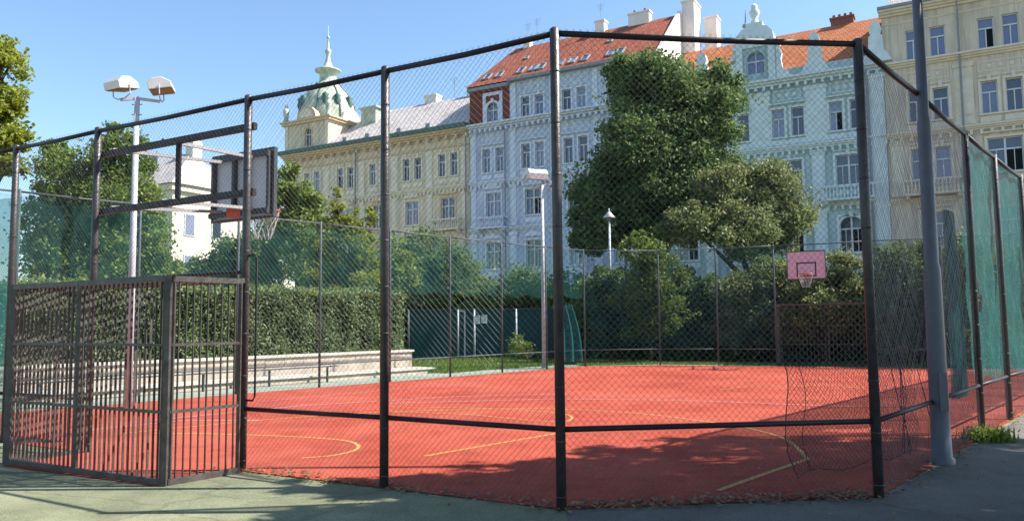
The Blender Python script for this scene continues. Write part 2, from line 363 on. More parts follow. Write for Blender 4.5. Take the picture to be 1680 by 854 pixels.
# ------------------------------------------------------------------ fences
def link_mesh(A, B, z0, z1, p=.0605, r=.00145, k=1.0, holes=()):
    A = Vector((*A, 0)); B = Vector((*B, 0)); d = (B - A); w = d.length; d.normalize(); n = Vector((-d.y, d.x, 0))
    h = z1 - z0; mb = MB(); vs = []; fs = []
    for sgn in (1, -1):
        c = -h / k
        while c < w:
            cj = c + random.uniform(-.003, .003)
            s0, s1 = max(0, cj), min(w, cj + h / k)
            if s1 - s0 > .01:
                za, zb = (s0 - cj) * k, (s1 - cj) * k
                if sgn < 0: za, zb = h - za, h - zb
                P = A + d * s0 + n * (.002 * sgn); P.z = z0 + za
                Q = A + d * s1 + n * (.002 * sgn); Q.z = z0 + zb
                m_ = (P + Q) / 2 + n * random.uniform(-.012, .012)
                t = (Q - P).normalized(); u = t.cross(n)
                o = len(vs)
                for e in (P, m_, Q):
                    for a in (0, 2.094, 4.189): vs.append(e + (n * math.cos(a) + u * math.sin(a)) * r)
                for q in (0, 3):
                    for j in range(3): fs.append((o + q + j, o + q + (j + 1) % 3, o + q + 3 + (j + 1) % 3, o + q + 3 + j))
            c += p
    return mb.add(vs, fs)

def fence(label, pts, H, posts=None, prad=.042, pm='post', rm='rail', rails=(.64,), net=None, link=True, top=.028, mesh_from=None, group=None, skip_post=(), netz=(.66, 3.95), nets=None, side=1, hole=None):
    root = thing('chain_link_fence', label, 'fence', (*pts[0], 0))
    o = Vector((*pts[0], 0))
    L = lambda p, z=0: Vector((p[0], p[1], z)) - o
    for i, p in enumerate(pts):
        if i in skip_post: continue
        mb = MB().tube([L(p, -.05), L(p, H + .035), L(p, H + .05)], [prad, prad, prad * .6], 14)
        for z in ([H * q / 9 + .1 for q in range(9)] if prad > .035 else []):     # tie wires
            mb.tube([L(p, z), L(p, z + .012)], prad + .003, 10)
        mb.build('post', M[pm], root, smooth=True)
    for i in range(len(pts) - 1):
        A, B = pts[i], pts[i + 1]
        MB().tube([L(A, H), (L(A, H) + L(B, H)) / 2 + Vector((0, 0, -.012)), L(B, H)], top, 8).build('top_rail', M[rm], root, smooth=True)
        for z in rails:
            if mesh_from and i in mesh_from: continue
            MB().tube([L(A, z), L(B, z)], top * .85, 8).build('lower_rail', M[rm], root, smooth=True)
        z0 = (mesh_from or {}).get(i, .03)
        if link:
            me = link_mesh((A[0] - o.x, A[1] - o.y), (B[0] - o.x, B[1] - o.y), z0, H + .045)
            me.build('wire_mesh', M['wire'], root)
        if net and (nets is None or i in nets):
            d = (L(B) - L(A)); n = Vector((-d.y, d.x, 0)).normalized() * side
            nx, nz = 16, 14; vs = []; fs = []
            for a in range(nx + 1):
                for b in range(nz + 1):
                    t = a / nx; zz = netz[0] + (netz[1] - netz[0]) * b / nz
                    w = .02 * math.sin(t * 19 + i * 2 + zz * 1.7) + .015 * math.sin(zz * 8 + t * 7)
                    if b == 0: zz += .04 * math.sin(t * 12 + i)
                    v = L(A) + d * t + n * (.07 + w); v.z = zz; vs.append(v)
            for a in range(nx):
                for b in range(nz):
                    if hole and hole(i, a / nx, b / nz): continue
                    fs.append((a * (nz + 1) + b, (a + 1) * (nz + 1) + b, (a + 1) * (nz + 1) + b + 1, a * (nz + 1) + b + 1))
            MB().add(vs, fs).build('screen_net', M[net], root, smooth=True)
    return root

near = fence('tall dark brown chain link fence along the nearest goal end of the red court', NEAR, 3.95,
      mesh_from={2: 2.05}, net='netbright', nets=(4, 5), netz=(.1, 3.3), side=-1)
ch = fence('short chain link fence panel crossing the near corner of the red court', [NEAR[0], RSIDE[0]], 3.95, skip_post=(0,))
rs = fence('receding chain link fence with bright teal netting beside the path on the right', RSIDE, 3.95, net='netbright',
      nets=tuple(range(2, 9)), skip_post=(), prad=.043, side=1,
      hole=lambda i, a, b: i == 2 and ((a - .28) / .1) ** 2 + ((b - .3) / .16) ** 2 < 1)
lf = fence('far left long side fence with teal windscreen in front of the clipped hedge', LEFTL, 4.0, prad=.03, pm='farpost', rm='farpost', rails=(.56,), link=False, net='net', netz=(2.35, 3.95), skip_post=(0,), top=.02, side=1)
bc = fence('short far corner fence panel with windscreen coloured dark for shade behind the middle floodlight', BCH, 4.0, prad=.03, pm='farpost', rm='farpost', rails=(.56,), link=False, net='netshaded', skip_post=(0,), top=.02, side=1)
bk = fence('far end fence with windscreen coloured dark for shade on either side of the distant goal', BACK, 4.0, prad=.032, pm='farpost', rm='farpost', rails=(.56,), link=False, net='netshaded', nets=(0, 1, 3, 4, 5), skip_post=(0,), mesh_from={2: 2}, top=.02, side=1)
# the bent pipe handle and the flat beams of the near fence's goal bay
o = Vector((*NEAR[0], 0))
def NL_(s, inn, z): return Vector((-2.84, 8.21, z)) + dn * s + nn * inn - o
MB().tube([NL_(-.02, 0, 2.25), NL_(-.14, .0, 2.25), NL_(-.17, 0, 2.2), NL_(-.17, 0, .78), NL_(-.14, 0, .73), NL_(-.02, 0, .73)], .011, 6).build('bent_pipe', M['rail'], near, smooth=True)
for z in (3.66, 2.94): MB().bar(NL_(-.06, .05, z), NL_(2.72, .05, z), .05, .075).build('beam', M['rail'], near)
MB().bar(NL_(1.2, .05, 2.98), NL_(1.2, .05, 3.62), .05).build('strut', M['rail'], near)
MB().tube([NL_(2.6, .03, 2.08), NL_(0, .03, 2.08)], .022, 8).build('goal_bay_rail', M['rail'], near)

# ------------------------------------------------------------------ goal cages
def goal_cage(label, a, b, outn, depth, h, pitch, matn, bar=.0145):
    """a, b: mouth ends on the fence line; cage goes outwards"""
    a = Vector((*a, 0)); b = Vector((*b, 0)); d = (b - a); w = d.length; d.normalize(); n = Vector((*outn, 0))
    root = thing('goal_cage', label, 'goal cage', a)
    P = lambda s, q, z: d * s + n * q + Vector((0, 0, z))
    t = .05; m_ = M[matn]
    def panel(name, s0, q0, s1, q1, ends=True, mids=(.69, 1.33)):
        fr = MB(); A = P(s0, q0, 0); B = P(s1, q1, 0); L = (B - A).length; e = (B - A).normalized()
        Z = Vector((0, 0, 1))
        for E0 in (A + e * .018, B - e * .018): fr.bar(E0 + Z * .004, E0 + Z * (h - .005), .03, .034)
        fr.bar(A + Z * .03, B + Z * .03, t * .8, .06); fr.bar(A + Z * (h - .03), B + Z * (h - .03), t * .8, .055)
        for z in mids: fr.bar(A + Z * z, B + Z * z, .03, .028)
        r = fr.build(name, m_, root)
        bb = MB(); k = max(2, round(L / pitch))
        for i in range(1, k):
            p = A + e * (L * i / k); bb.bar(p + Z * .05, p + Z * (h - .05), bar * .62, .023, up=Z.cross(e))
        bb.build('bars', m_, r)
        return r
    panel('back_panel', 0.03, depth, w - .03, depth)
    panel('side_panel', 0, .05, 0, depth - .03); panel('side_panel', w, .05, w, depth - .03)
    for s in (0, w): MB().bar(P(s, depth, 0), P(s, depth, h), .048).build('corner_post', m_, root)
    MB().bar(P(w * .53, depth, .05), P(w * .53, depth, h), .036).build('middle_post', m_, root)
    tp = MB(); k = round(w / .065)
    for i in range(1, k): tp.bar(P(w * i / k, .04, h - .03), P(w * i / k, depth - .03, h - .03), .016)
    for q in (.1, .2, .3, .4, .5, .6, .7): tp.bar(P(.03, depth * q * 1.2, h - .03), P(w - .03, depth * q * 1.2, h - .03), .016)
    tp.build('top_grid', m_, root)
    MB().bar(P(0, .03, h - .02), P(w, .03, h - .02), .05).build('crossbar', m_, root)
    return root
goal_cage('brown barred steel goal cage bulging out of the near fence at lower left', (-2.80, 8.13), (-5.16, 9.44), (-.62, -.784), .84, 2.0, .076, 'cage')
goal_cage('dark barred goal cage under the pink backboard at the far end', (8.8, 25.9), (11.4, 24.62), (.44, .898), .95, 2.05, .12, 'cage', .028)

# ------------------------------------------------------------------ basketball boards
def hoop(label, c, zc, along, inward, back, front_mat, arms, w=1.2, h=.9, pink=False):
    """c: centre of the board; along/inward unit vectors; back: distance back to the fence"""
    c = Vector(c); a = Vector(along); n = Vector(inward)
    root = thing('basketball_hoop', label, 'basketball hoop', (c.x, c.y, 0))
    P = lambda s, q, z: a * s + n * q + Vector((0, 0, zc + z))
    def slab(mb, s0, s1, q0, q1, z0, z1):
        vs = [P(s, q, z) for z in (z0, z1) for s, q in ((s0, q0), (s1, q0), (s1, q1), (s0, q1))]
        return mb.add(vs, [(0, 3, 2, 1), (4, 5, 6, 7), (0, 1, 5, 4), (1, 2, 6, 5), (2, 3, 7, 6), (3, 0, 4, 7)])
    bd = slab(MB(), -w / 2, w / 2, 0, .03, -h / 2, h / 2).build('backboard', M[front_mat], root)
    e = MB()
    for s0, s1, z0, z1 in ((-w / 2 - .02, w / 2 + .02, h / 2, h / 2 + .03), (-w / 2 - .02, w / 2 + .02, -h / 2 - .03, -h / 2), (-w / 2 - .02, -w / 2, -h / 2, h / 2), (w / 2, w / 2 + .02, -h / 2, h / 2)):
        slab(e, s0, s1, -.02, .04, z0, z1)
    e.build('border', M['board_frame'], bd)
    mk = MB()
    for s0, s1, z0, z1 in ((-.29, .29, .05, .09), (-.29, .29, -.36, -.32), (-.29, -.25, -.32, .05), (.25, .29, -.32, .05)):
        slab(mk, s0, s1, .031, .034, z0, z1)
    mk.build('target_square', M['black'], bd)
    fr = MB()
    for s in (-w / 2 + .05, -.13, .13, w / 2 - .05): slab(fr, s - .024, s + .024, -.07, -.002, -h / 2 + .02, h / 2 - .02)
    for z in (-h / 2 + .06, h / 2 - .06): slab(fr, -w / 2 + .02, w / 2 - .02, -.1, -.071, z - .035, z + .035)
    fr.build('back_frame', M['board_frame'], root)
    for s in (-.3, .3):
        for z in (-.35, .35):
            MB().bar(P(s, -.1, z), P(s * 1.6, -back, (3.70 if z > 0 else 2.98) - zc), .04).build('arm', M[arms], root)
    rg = MB(); pts = [P(.225 * math.cos(t), .38 + .225 * math.sin(t), -.3) for t in [2 * math.pi * k / 20 for k in range(21)]]
    rg.tube(pts, .012, 6); slab(rg, -.08, .08, .034, .17, -.33, -.28)
    r = rg.build('ring', M['orange'], root)
    nt = MB()
    for k in range(12):
        for sg in (1, -1):
            q = []
            for j in range(5):
                rr = .22 - .028 * j - (.01 if j == 4 else 0); t = 2 * math.pi * (k + sg * j * .5) / 12
                q.append(P(rr * math.cos(t), .38 + rr * math.sin(t), -.31 - .1 * j))
            nt.tube(q, .005, 3)
    nt.build('net', M['netwhite'], r)
    return root
a1 = Vector((-.870, .492, 0))
h1 = hoop('white basketball backboard seen from behind above the barred cage at left', (-3.73, 10.62, 0), 3.44, a1, nn, 1.62, 'board', 'armgrey')
bl = Vector((-.9, .43, 0)).normalized()
h2 = hoop('pink basketball backboard with black square above the distant goal', (9.2, 24.1, 0), 3.22, bl, Vector((-.43, -.9, 0)).normalized(), 1.5, 'board_pink', 'farpost', w=1.1, h=.84)
MB().box(-.09, .09, -.012, .012, -.07, .07).build('bracket_plate', M['orange'], h1, (-.02, -.3, 3.02))

# ------------------------------------------------------------------ lamps
def flood_head(root, loc, rz, tilt, w=.52, sc=1.0):
    piv = Vector(loc)
    hd = MB()
    prof = [(-.20, -.02), (-.22, .14), (-.12, .24), (.08, .26), (.26, .16), (.29, .02)]
    n = len(prof); rot = Matrix.Rotation(rz, 3, 'Z') @ Matrix.Rotation(tilt, 3, 'X')
    def T(x, y, z): return piv + rot @ Vector((x * sc, y * sc, z * sc))
    vs = [T(-w / 2, y, z) for y, z in prof] + [T(w / 2, y, z) for y, z in prof]
    hd.add(vs, [tuple(range(n)), tuple(range(2 * n - 1, n - 1, -1))] + [(i, n + i, n + (i + 1) % n, (i + 1) % n) for i in range(n)])
    h = hd.build('floodlight_head', M['lamp_white'], root, bevel=.012)
    MB().add([T(-w / 2 + .03, -.18, -.03), T(w / 2 - .03, -.18, -.03), T(w / 2 - .03, .27, .005), T(-w / 2 + .03, .27, .005)], [(0, 1, 2, 3)]).build('lens', M['lamp_inner'], h)
    MB().tube([T(-w / 2 - .02, .03, .08), T(-w / 2 - .03, .02, -.12), T(-w / 4, 0, -.2), T(w / 4, 0, -.2), T(w / 2 + .03, .02, -.12), T(w / 2 + .02, .03, .08)], .014 * sc, 6).build('bracket', M['galv'], h)
def floodlight(label, base, h, heads, r=.07):
    root = thing('floodlight_mast', label, 'floodlight', base)
    MB().tube([(0, 0, 0), (0, 0, h)], [r, r * .72], 14).build('pole', M['galv'], root, smooth=True)
    cl = MB()
    for k in range(3): cl.tube([(-r - .03, 0, h - .15 - k * .2), (r + .03, 0, h - .15 - k * .2)], .012, 6)
    cl.build('step_bolts', M['galv'], root)
    for (dx, dy, dz, rz, tl, sc) in heads:
        MB().bar((0, 0, h - .03), (dx, dy, h + dz - .2), .05).build('arm', M['galv'], root)
        flood_head(root, (dx, dy, h + dz), rz, tl, sc=sc)
    return root
bL = G(210, 668)
floodlight('tall pale mast with two floodlight heads behind the goal cage at left', bL, 5.95, [(-.28, -.1, .12, R(-28), R(8), .88), (.42, .05, .12, R(-75), R(6), .88)])
bM = G(893, 603)
floodlight('slim white mast with one floodlight head at the far corner of the court', bM, 6.2, [(-.22, -.05, .2, R(20), R(6), 1.35), (.38, .1, 0, R(-100), R(10), .6)], r=.075)
bP = G(1004, 588)
pl = thing('path_lamp', 'thin park lamp with a small white cone hood beside the big dark tree', 'street lamp', bP)
MB().tube([(0, 0, 0), (0, 0, 5.9)], [.06, .045], 10).build('pole', M['galv'], pl, smooth=True)
MB().lathe([(.05, 6.12), (.26, 5.88), (.25, 5.86), (.06, 5.9)], 20).build('lamp_hood', M['lamp_white'], pl, smooth=True)
MB().lathe([(.05, 5.72), (.1, 5.78), (.1, 5.86), (.03, 5.88)], 12).build('bulb', M['lamp_inner'], pl, smooth=True)
MB().lathe([(.05, 6.1), (.03, 6.22), (.0, 6.28)], 10, cap=False).build('finial', M['lamp_white'], pl)
bR = G(1546, 760)
rp = thing('lamp_post', 'thick blue grey steel lamp post standing just outside the right hand fence', 'lamp post', bR)
MB().lathe([(.125, 0), (.123, .05), (.1, .08), (.094, .5), (.085, 2.02), (.085, 2.03), (.07, 2.1), (.068, 3.6), (.064, 3.64), (.056, 3.7), (.045, 7.6)], 22).build('pole', M['greypole'], rp, smooth=True)
MB().box(-.045, .045, -.105, -.08, .55, .95).build('access_door', M['greypole'], rp, bevel=.004)
MB().tube([(0, 0, 7.55), (0, 0, 7.9), (.3, -.2, 8.2), (1.0, -.6, 8.35)], [.045, .04, .035, .03], 10).build('arm', M['greypole'], rp, smooth=True)
MB().lathe([(.02, .1), (.1, .08), (.16, 0), (.13, -.03)], 16).build('lamp_head', M['lamp_white'], rp, (1.15, -.7, 8.3), smooth=True)

# ------------------------------------------------------------------ loose nets
def loose_net(label, A, B, z0, z1, cell, sag, cm, r=.004, top_sag=.3):
    A = Vector(A); B = Vector(B); d = B - A; n = Vector((-d.y, d.x, 0)).normalized(); mb = MB()
    nx = int(d.length / cell); nz = int((z1 - z0) / cell)
    def P(i, j):
        t = i / nx; z = j / nz
        top = z1 - top_sag * math.sin(math.pi * min(1, t * 1.0)) * .5
        q = A + d * t + n * (sag * math.sin(t * 9 + z * 2) * (1 - z) + .05 * math.sin(z * 6 + t * 4))
        q = q + d.normalized() * (.12 * (1 - z) * math.sin(t * 5) + (.22 * (1 - z) if t < .1 else .22 * (1 - z) * (1 - t)))
        q.z = z0 + (top - z0) * z + .03 * math.sin(t * 14) * (1 - z); return q - A
    J = {(i, j): P(i, j) + Vector((random.gauss(0, .003), random.gauss(0, .003), random.gauss(0, .004))) for i in range(nx + 1) for j in range(nz + 1)}
    for st in range(-nz, nx + 1):
        for sg in (1, -1):
            q = [J[(st + k, k if sg > 0 else nz - k)] for k in range(nz + 1) if 0 <= st + k <= nx]
            if len(q) > 1: mb.tube(q, r, 3, caps=False)
    for i in (0, int(nx * .1)): mb.tube([J[(i, j)] for j in range(nz + 1)], r * 2.6 if i == 0 else r * 1.8, 4)
    for j in (0, nz): mb.tube([J[(i, j)] for i in range(nx + 1)], r * 2, 4)
    root = thing('goal_net', label, 'net', A)
    mb.build('netting', M[cm], root)
    gt = MB()                                           # gathered strands where the net is bunched at its end
    for k in range(7):
        t0 = .74 + .04 * k + random.uniform(-.02, .02)
        gt.tube([d * (t0 + .05 * math.sin(z * 3 + k)) + n * random.uniform(-.05, .05) + Vector((0, 0, z0 + (z1 - z0) * (1 - z))) + d * .12 * z for z in (0, .25, .5, .75, 1)], r * random.uniform(1, 3.2), 4)
    gt.build('gathered_strands', M[cm], root)
    return root
M['pile'] = net_mat('dark_net_pile', (.02, .02, .028), .62, .14)
loose_net('sagging black net hung inside the near corner fence', (2.45, 7.15, 0), (4.5, 8.7, 0), .05, 1.22, .06, .05, 'blacknet', r=.0019)
def drape(label, A, B, z0, z1, folds, m_, amp=.09):
    A = Vector(A); B = Vector(B); d = B - A; n = Vector((-d.y, d.x, 0)).normalized(); vs = []; fs = []
    nx, nz = folds * 8, 10
    for i in range(nx + 1):
        for j in range(nz + 1):
            t = i / nx; z = j / nz
            q = A + d * (t * (1 - .35 * z) + .1 * math.sin(z * 3)) + n * amp * math.sin(t * folds * 6.28 + z) * (1 - .3 * z); q.z = z0 + (z1 - z0) * z
            vs.append(q - A)
    for i in range(nx):
        for j in range(nz): fs.append((i * (nz + 1) + j, (i + 1) * (nz + 1) + j, (i + 1) * (nz + 1) + j + 1, i * (nz + 1) + j + 1))
    tag(MB().add(vs, fs).build('gathered_net', M[m_], None, A, smooth=True), label, 'net')
drape('gathered teal net hanging in folds at the start of the right hand netting', (5.5, 9.75, 0), (6.0, 10.35, 0), .5, 2.9, 5, 'netfold', .04)
drape('bunched teal netting tied up at the far left corner of the court', (1.35, 25.3, 0), (2.35, 26.4, 0), .2, 2.1, 3, 'netfold', .11)

# ------------------------------------------------------------------ terrace wall, low screen fence and signs
tw = thing('terrace_wall', 'pale stone terrace wall with a step along the left side of the court', 'wall', Lp(0, 2.5))
def lbox(t0, t1, o0, o1, z0, z1):
    vs = [Lp(t, o_, z) - Lp(0, 2.5) for z in (z0, z1) for t, o_ in ((t0, o0), (t1, o0), (t1, o1), (t0, o1))]
    return vs, [(0, 3, 2, 1), (4, 5, 6, 7), (0, 1, 5, 4), (1, 2, 6, 5), (2, 3, 7, 6), (3, 0, 4, 7)]
b = MB(); t = -15
while t < 5.1:
    b.add(*lbox(t, min(t + .58, 5.15), 2.51 + random.uniform(0, .012), 2.9, .17, .41)); t += .59
t = -15.3
while t < 5.1:
    b.add(*lbox(max(t, -15), min(t + .58, 5.15), 2.51 + random.uniform(0, .012), 2.9, .415, .645)); t += .59
b.build('wall_blocks', M['stone'], tw)
MB().add(*lbox(-15, 5.2, 2.46, 2.95, .65, .71)).build('coping', M['cap'], tw)
b = MB(); t = -15
while t < 5.0:
    b.add(*lbox(t, t + .79, 1.63 + random.uniform(0, .01), 2.505, 0, .14)); t += .8
b.build('step', M['stone'], tw)
MB().add(*lbox(-15, 5.3, 1.58, 2.5, .143, .18)).build('step_tread', M['cap'], tw)
bn = thing('low_bench', 'dark slatted bench rail on short legs in front of the terrace step', 'bench', Lp(0, 1.2))
for o_ in (1.2, 1.28): MB().bar(Lp(-13, o_, .42) - Lp(0, 1.2), Lp(1.4, o_, .42) - Lp(0, 1.2), .05, .028).build('slat', M['farpost'], bn)
for k in range(-8, 1):
    MB().bar(Lp(k * 1.7 + 1.1, 1.24, 0) - Lp(0, 1.2), Lp(k * 1.7 + 1.1, 1.24, .40) - Lp(0, 1.2), .05, .05).build('leg', M['farpost'], bn)

sf = thing('low_screen_fence', 'low fence with dark green screening at the back of the lawn', 'fence', (-4.3, 32.0, 0))
for i, x in enumerate((0, 2.05, 2.72, 4.45, 6.4, 8.6)):
    MB().tube([(x, 0, 0), (x, 0, 2.1)], .04, 8).build('post', M['galv' if i in (1, 2, 3) else 'farpost'], sf, smooth=True)
MB().box(2.05, 2.33, -.03, .03, 2.0, 2.06).build('gate_top', M['galv'], sf); MB().box(2.29, 2.35, -.03, .03, .1, 2.0).build('gate_post', M['galv'], sf)
MB().box(0, 8.6, .045, .05, .15, 2.06).build('screen', M['screen'], sf)
MB().box(0, 8.6, -.02, .02, 2.07, 2.11).build('top_rail', M['farpost'], sf)
for i, (px, lab) in enumerate(((783, 'left one of two small white notices on the low green fence'), (794.5, 'right one of two small white notices on the low green fence'))):
    p = at(px, 523 + (1 - i), 31.9); s = thing('notice_sign', lab, 'sign', p, 0, 'notices on the low fence')
    MB().box(-.12, .12, 0, .012, -.17, .17).build('panel', M['sign'], s)
    k = MB()
    for j, zz in enumerate((.1, .02, -.04, -.1)): k.box(-.08, .08 - .03 * (j % 2), -.004, -.001, zz, zz + (.035 if j == 0 else .015))
    k.build('lettering', M['signmark'], s)

# ------------------------------------------------------------------ foliage
def leaves_mesh(name, P, L, m_, upb=.35, aspect=.55, nrm=None):
    n = len(P); N = RNG.normal(size=(n, 3)); N /= np.linalg.norm(N, axis=1)[:, None]
    N[:, 2] += upb
    if nrm is not None: N += nrm
    N /= np.linalg.norm(N, axis=1)[:, None]
    T = np.cross(N, RNG.normal(size=(n, 3))); T /= np.linalg.norm(T, axis=1)[:, None]; B = np.cross(N, T)
    l = (L * RNG.uniform(.6, 1.3, n))[:, None] / 2
    V = np.stack([P + T * l, P + B * l * aspect + T * l * .1, P - T * l, P - B * l * aspect + T * l * .1], 1).reshape(-1, 3)
    me = bpy.data.meshes.new(name); me.vertices.add(4 * n); me.vertices.foreach_set('co', V.astype(np.float32).ravel())
    me.loops.add(4 * n); me.loops.foreach_set('vertex_index', np.arange(4 * n, dtype=np.int32))
    me.polygons.add(n); me.polygons.foreach_set('loop_start', np.arange(0, 4 * n, 4, dtype=np.int32))
    try: me.polygons.foreach_set('loop_total', np.full(n, 4, dtype=np.int32))
    except Exception: pass
    me.materials.append(m_); me.update(calc_edges=True); me.validate()
    return me
def crown_points(ells, dens, clump=.34, inner=.25):
    out = []
    for (x, y, z, rx, ry, rz) in ells:
        r = (rx * ry * rz) ** (1 / 3); k = max(10, int(26 * r ** 1.2 + 12))
        cs = RNG.normal(size=(k, 3)); cs /= np.linalg.norm(cs, axis=1)[:, None]
        rad = RNG.uniform(.55, 1.02, k); rad[:int(k * inner)] *= .55
        cs = cs * rad[:, None] * np.array([rx, ry, rz])
        cs[:, 2] = np.maximum(cs[:, 2], -rz * .85)
        tot = int(dens * r * r)
        w = RNG.uniform(.4, 1.6, k); w /= w.sum()
        cr = clump * r * RNG.uniform(.5, 1.25, k)
        for c, ww, q in zip(cs, w, cr):
            nn_ = int(tot * ww) + 1
            p = RNG.normal(size=(nn_, 3)); p /= np.linalg.norm(p, axis=1)[:, None]
            p *= (RNG.uniform(0, 1, nn_) ** .8)[:, None] * q * np.array([1.5, 1.5, 1.15]) * RNG.uniform(.7, 1.3, 3)
            out.append(p + c + np.array([x, y, z]))
    return np.concatenate(out)
def tree(name, label, cat, base, ells, leaf, L=.17, dens=4200, trunk_r=.16, group=None, clump=.34, limbs=True, inner=.25):
    base = Vector(base); root = thing(name, label, cat, base, 0, group)
    E_ = [(x - base.x, y - base.y, z - base.z, a, b_, c) for (x, y, z, a, b_, c) in ells]
    leaves_mesh_o = put('crown', leaves_mesh('crown', crown_points(E_, dens, clump, inner), L, LEAF[leaf]), root)
    tr = MB(); big = max(E_, key=lambda e: e[2])
    fork = Vector((0, 0, max(.25, min(e[2] for e in E_) * .55)))
    tr.tube([(0, 0, -.05), fork * .5 + Vector((.05, .03, 0)), fork], [trunk_r * 1.25, trunk_r, trunk_r * .85], 9)
    for e in E_:
        c = Vector(e[:3]); m_ = fork.lerp(c, .5) + Vector((random.uniform(-.2, .2), random.uniform(-.2, .2), .2))
        tr.tube([fork, m_, c], [trunk_r * .7, trunk_r * .4, trunk_r * .15], 6)
        for k in range(5 if limbs else 2):
            a = random.uniform(0, 6.28); q = c + Vector((e[3] * .75 * math.cos(a), e[4] * .75 * math.sin(a), e[5] * random.uniform(-.3, .6)))
            tr.tube([m_.lerp(c, .5), (c + q) / 2 + Vector((0, 0, .1)), q], [trunk_r * .3, trunk_r * .16, trunk_r * .05], 5)
    tr.build('trunk', M['bark'], root, smooth=True)
    return root
def EL(px, py, Y, rx, rz, ry=None):       # an ellipsoid lobe, radii given in pixels at distance Y
    p = at(px, py, Y); k = Y / FPX
    return (p.x, p.y, p.z, rx * k, (ry or rx) * k, rz * k)
def gb(px, Y): p = at(px, 500, Y); return (p.x, p.y, 0)

# central big tree
tree('broadleaf_tree', 'big dark round crowned tree standing between the blue and mint facades', 'tree', gb(1075, 36),
     [EL(1075, 150, 36, 72, 62), EL(1150, 190, 36, 68, 62), EL(1045, 235, 35, 70, 60), EL(1125, 270, 36, 80, 60), EL(1000, 320, 35.5, 62, 60), EL(1080, 345, 36, 90, 60), EL(1030, 125, 36, 38, 32), EL(975, 380, 35, 45, 40), EL(1175, 140, 36.5, 40, 34)],
     'dark', L=.2, dens=6200, trunk_r=.3)
tree('broadleaf_tree', 'olive green tree just right of the big dark tree, in front of the mint facade', 'tree', gb(1240, 33),
     [EL(1180, 315, 33, 55, 45), EL(1255, 320, 33, 58, 52), EL(1290, 365, 32.5, 48, 45), EL(1215, 380, 32, 75, 42), EL(1130, 370, 32, 50, 38)],
     'olive', L=.17, dens=6200, trunk_r=.2)
tree('slender_shrub', 'pale green loose shrub hanging behind the middle of the far fence', 'shrub', gb(1065, 28.9),
     [EL(1055, 415, 28.9, 40, 34), EL(1080, 450, 28.6, 44, 42), EL(1045, 480, 28.8, 42, 42), EL(1095, 505, 28.5, 36, 40), EL(1060, 535, 28.8, 42, 24), EL(1050, 390, 29, 18, 18)],
     'midlight', L=.12, dens=3800, trunk_r=.05, clump=.3, inner=.15)
# shrubs behind the far end
tree('shrub', 'grey green shrub behind the far fence directly left of the distant goal', 'shrub', gb(1235, 28.5),
     [EL(1215, 490, 28.5, 40, 45), EL(1255, 470, 28.3, 35, 45), EL(1240, 540, 28.5, 50, 36), EL(1200, 540, 28.6, 35, 30)], 'olive', L=.13, dens=5200, trunk_r=.05)
tree('shrub', 'pale leaved bush rising right behind the distant goal bars', 'shrub', gb(1350, 27.2),
     [EL(1320, 470, 27.5, 45, 42), EL(1380, 450, 27.5, 40, 40), EL(1350, 520, 27.2, 60, 45), EL(1410, 520, 27, 38, 50), EL(1305, 530, 27.2, 30, 35)], 'olive', L=.13, dens=5600, trunk_r=.06)
tree('shrub', 'dark broad bush between the near corner post and the thick lamp post', 'shrub', gb(1480, 26),
     [EL(1470, 440, 26, 45, 48), EL(1520, 430, 26.2, 45, 45), EL(1480, 510, 26, 58, 52), EL(1540, 500, 26, 45, 60), EL(1450, 560, 25.5, 38, 30), EL(1520, 560, 25.5, 60, 32)], 'mid', L=.14, dens=5600, trunk_r=.07)
tree('shrub', 'dark bush filling the gap right of the thick lamp post behind the court', 'shrub', gb(1600, 24.5),
     [EL(1590, 430, 24.5, 40, 50), EL(1600, 500, 24.5, 50, 60), EL(1660, 470, 24.5, 55, 70), EL(1620, 560, 24, 60, 34)], 'mid', L=.14, dens=5000, trunk_r=.07)
# dark planting behind the screen
for i, (px, py, Y, rx, rz, lf_, lab) in enumerate((
    (700, 430, 40, 62, 52, 'dark', 'dark bush in front of the yellow facade right of the clipped hedge'),
    (760, 470, 41, 48, 50, 'mid', 'low dark green bush below the yellow facade balcony'),
    (850, 490, 40, 62, 48, 'dark', 'dark bush below the blue facade left of the middle floodlight mast'),
    (930, 500, 36, 48, 55, 'dark', 'dark bush behind the folded netting at the far corner'),
    (985, 500, 32, 45, 60, 'dark', 'dark bush behind the thin cone hooded lamp'),
    (1130, 500, 32, 55, 62, 'dark', 'deep green bush in the shade under the big tree'))):
    tree('dark_bush', lab, 'bush', gb(px, Y), [EL(px, py, Y, rx, rz), EL(px - rx * .4, py + rz * .5, Y, rx * .8, rz * .7), EL(px + rx * .45, py + rz * .45, Y - .4, rx * .7, rz * .7)],
         lf_, L=.17, dens=4200, trunk_r=.08, limbs=False, group='bushes between the court and the facades')
tree('shrub', 'small pale shrub on the lawn beside the middle floodlight mast', 'shrub', G(865, 598),
     [EL(860, 575, 29.5, 22, 22), EL(845, 558, 29.6, 14, 20), EL(885, 585, 29.3, 16, 14)], 'light', L=.09, dens=3400, trunk_r=.02)
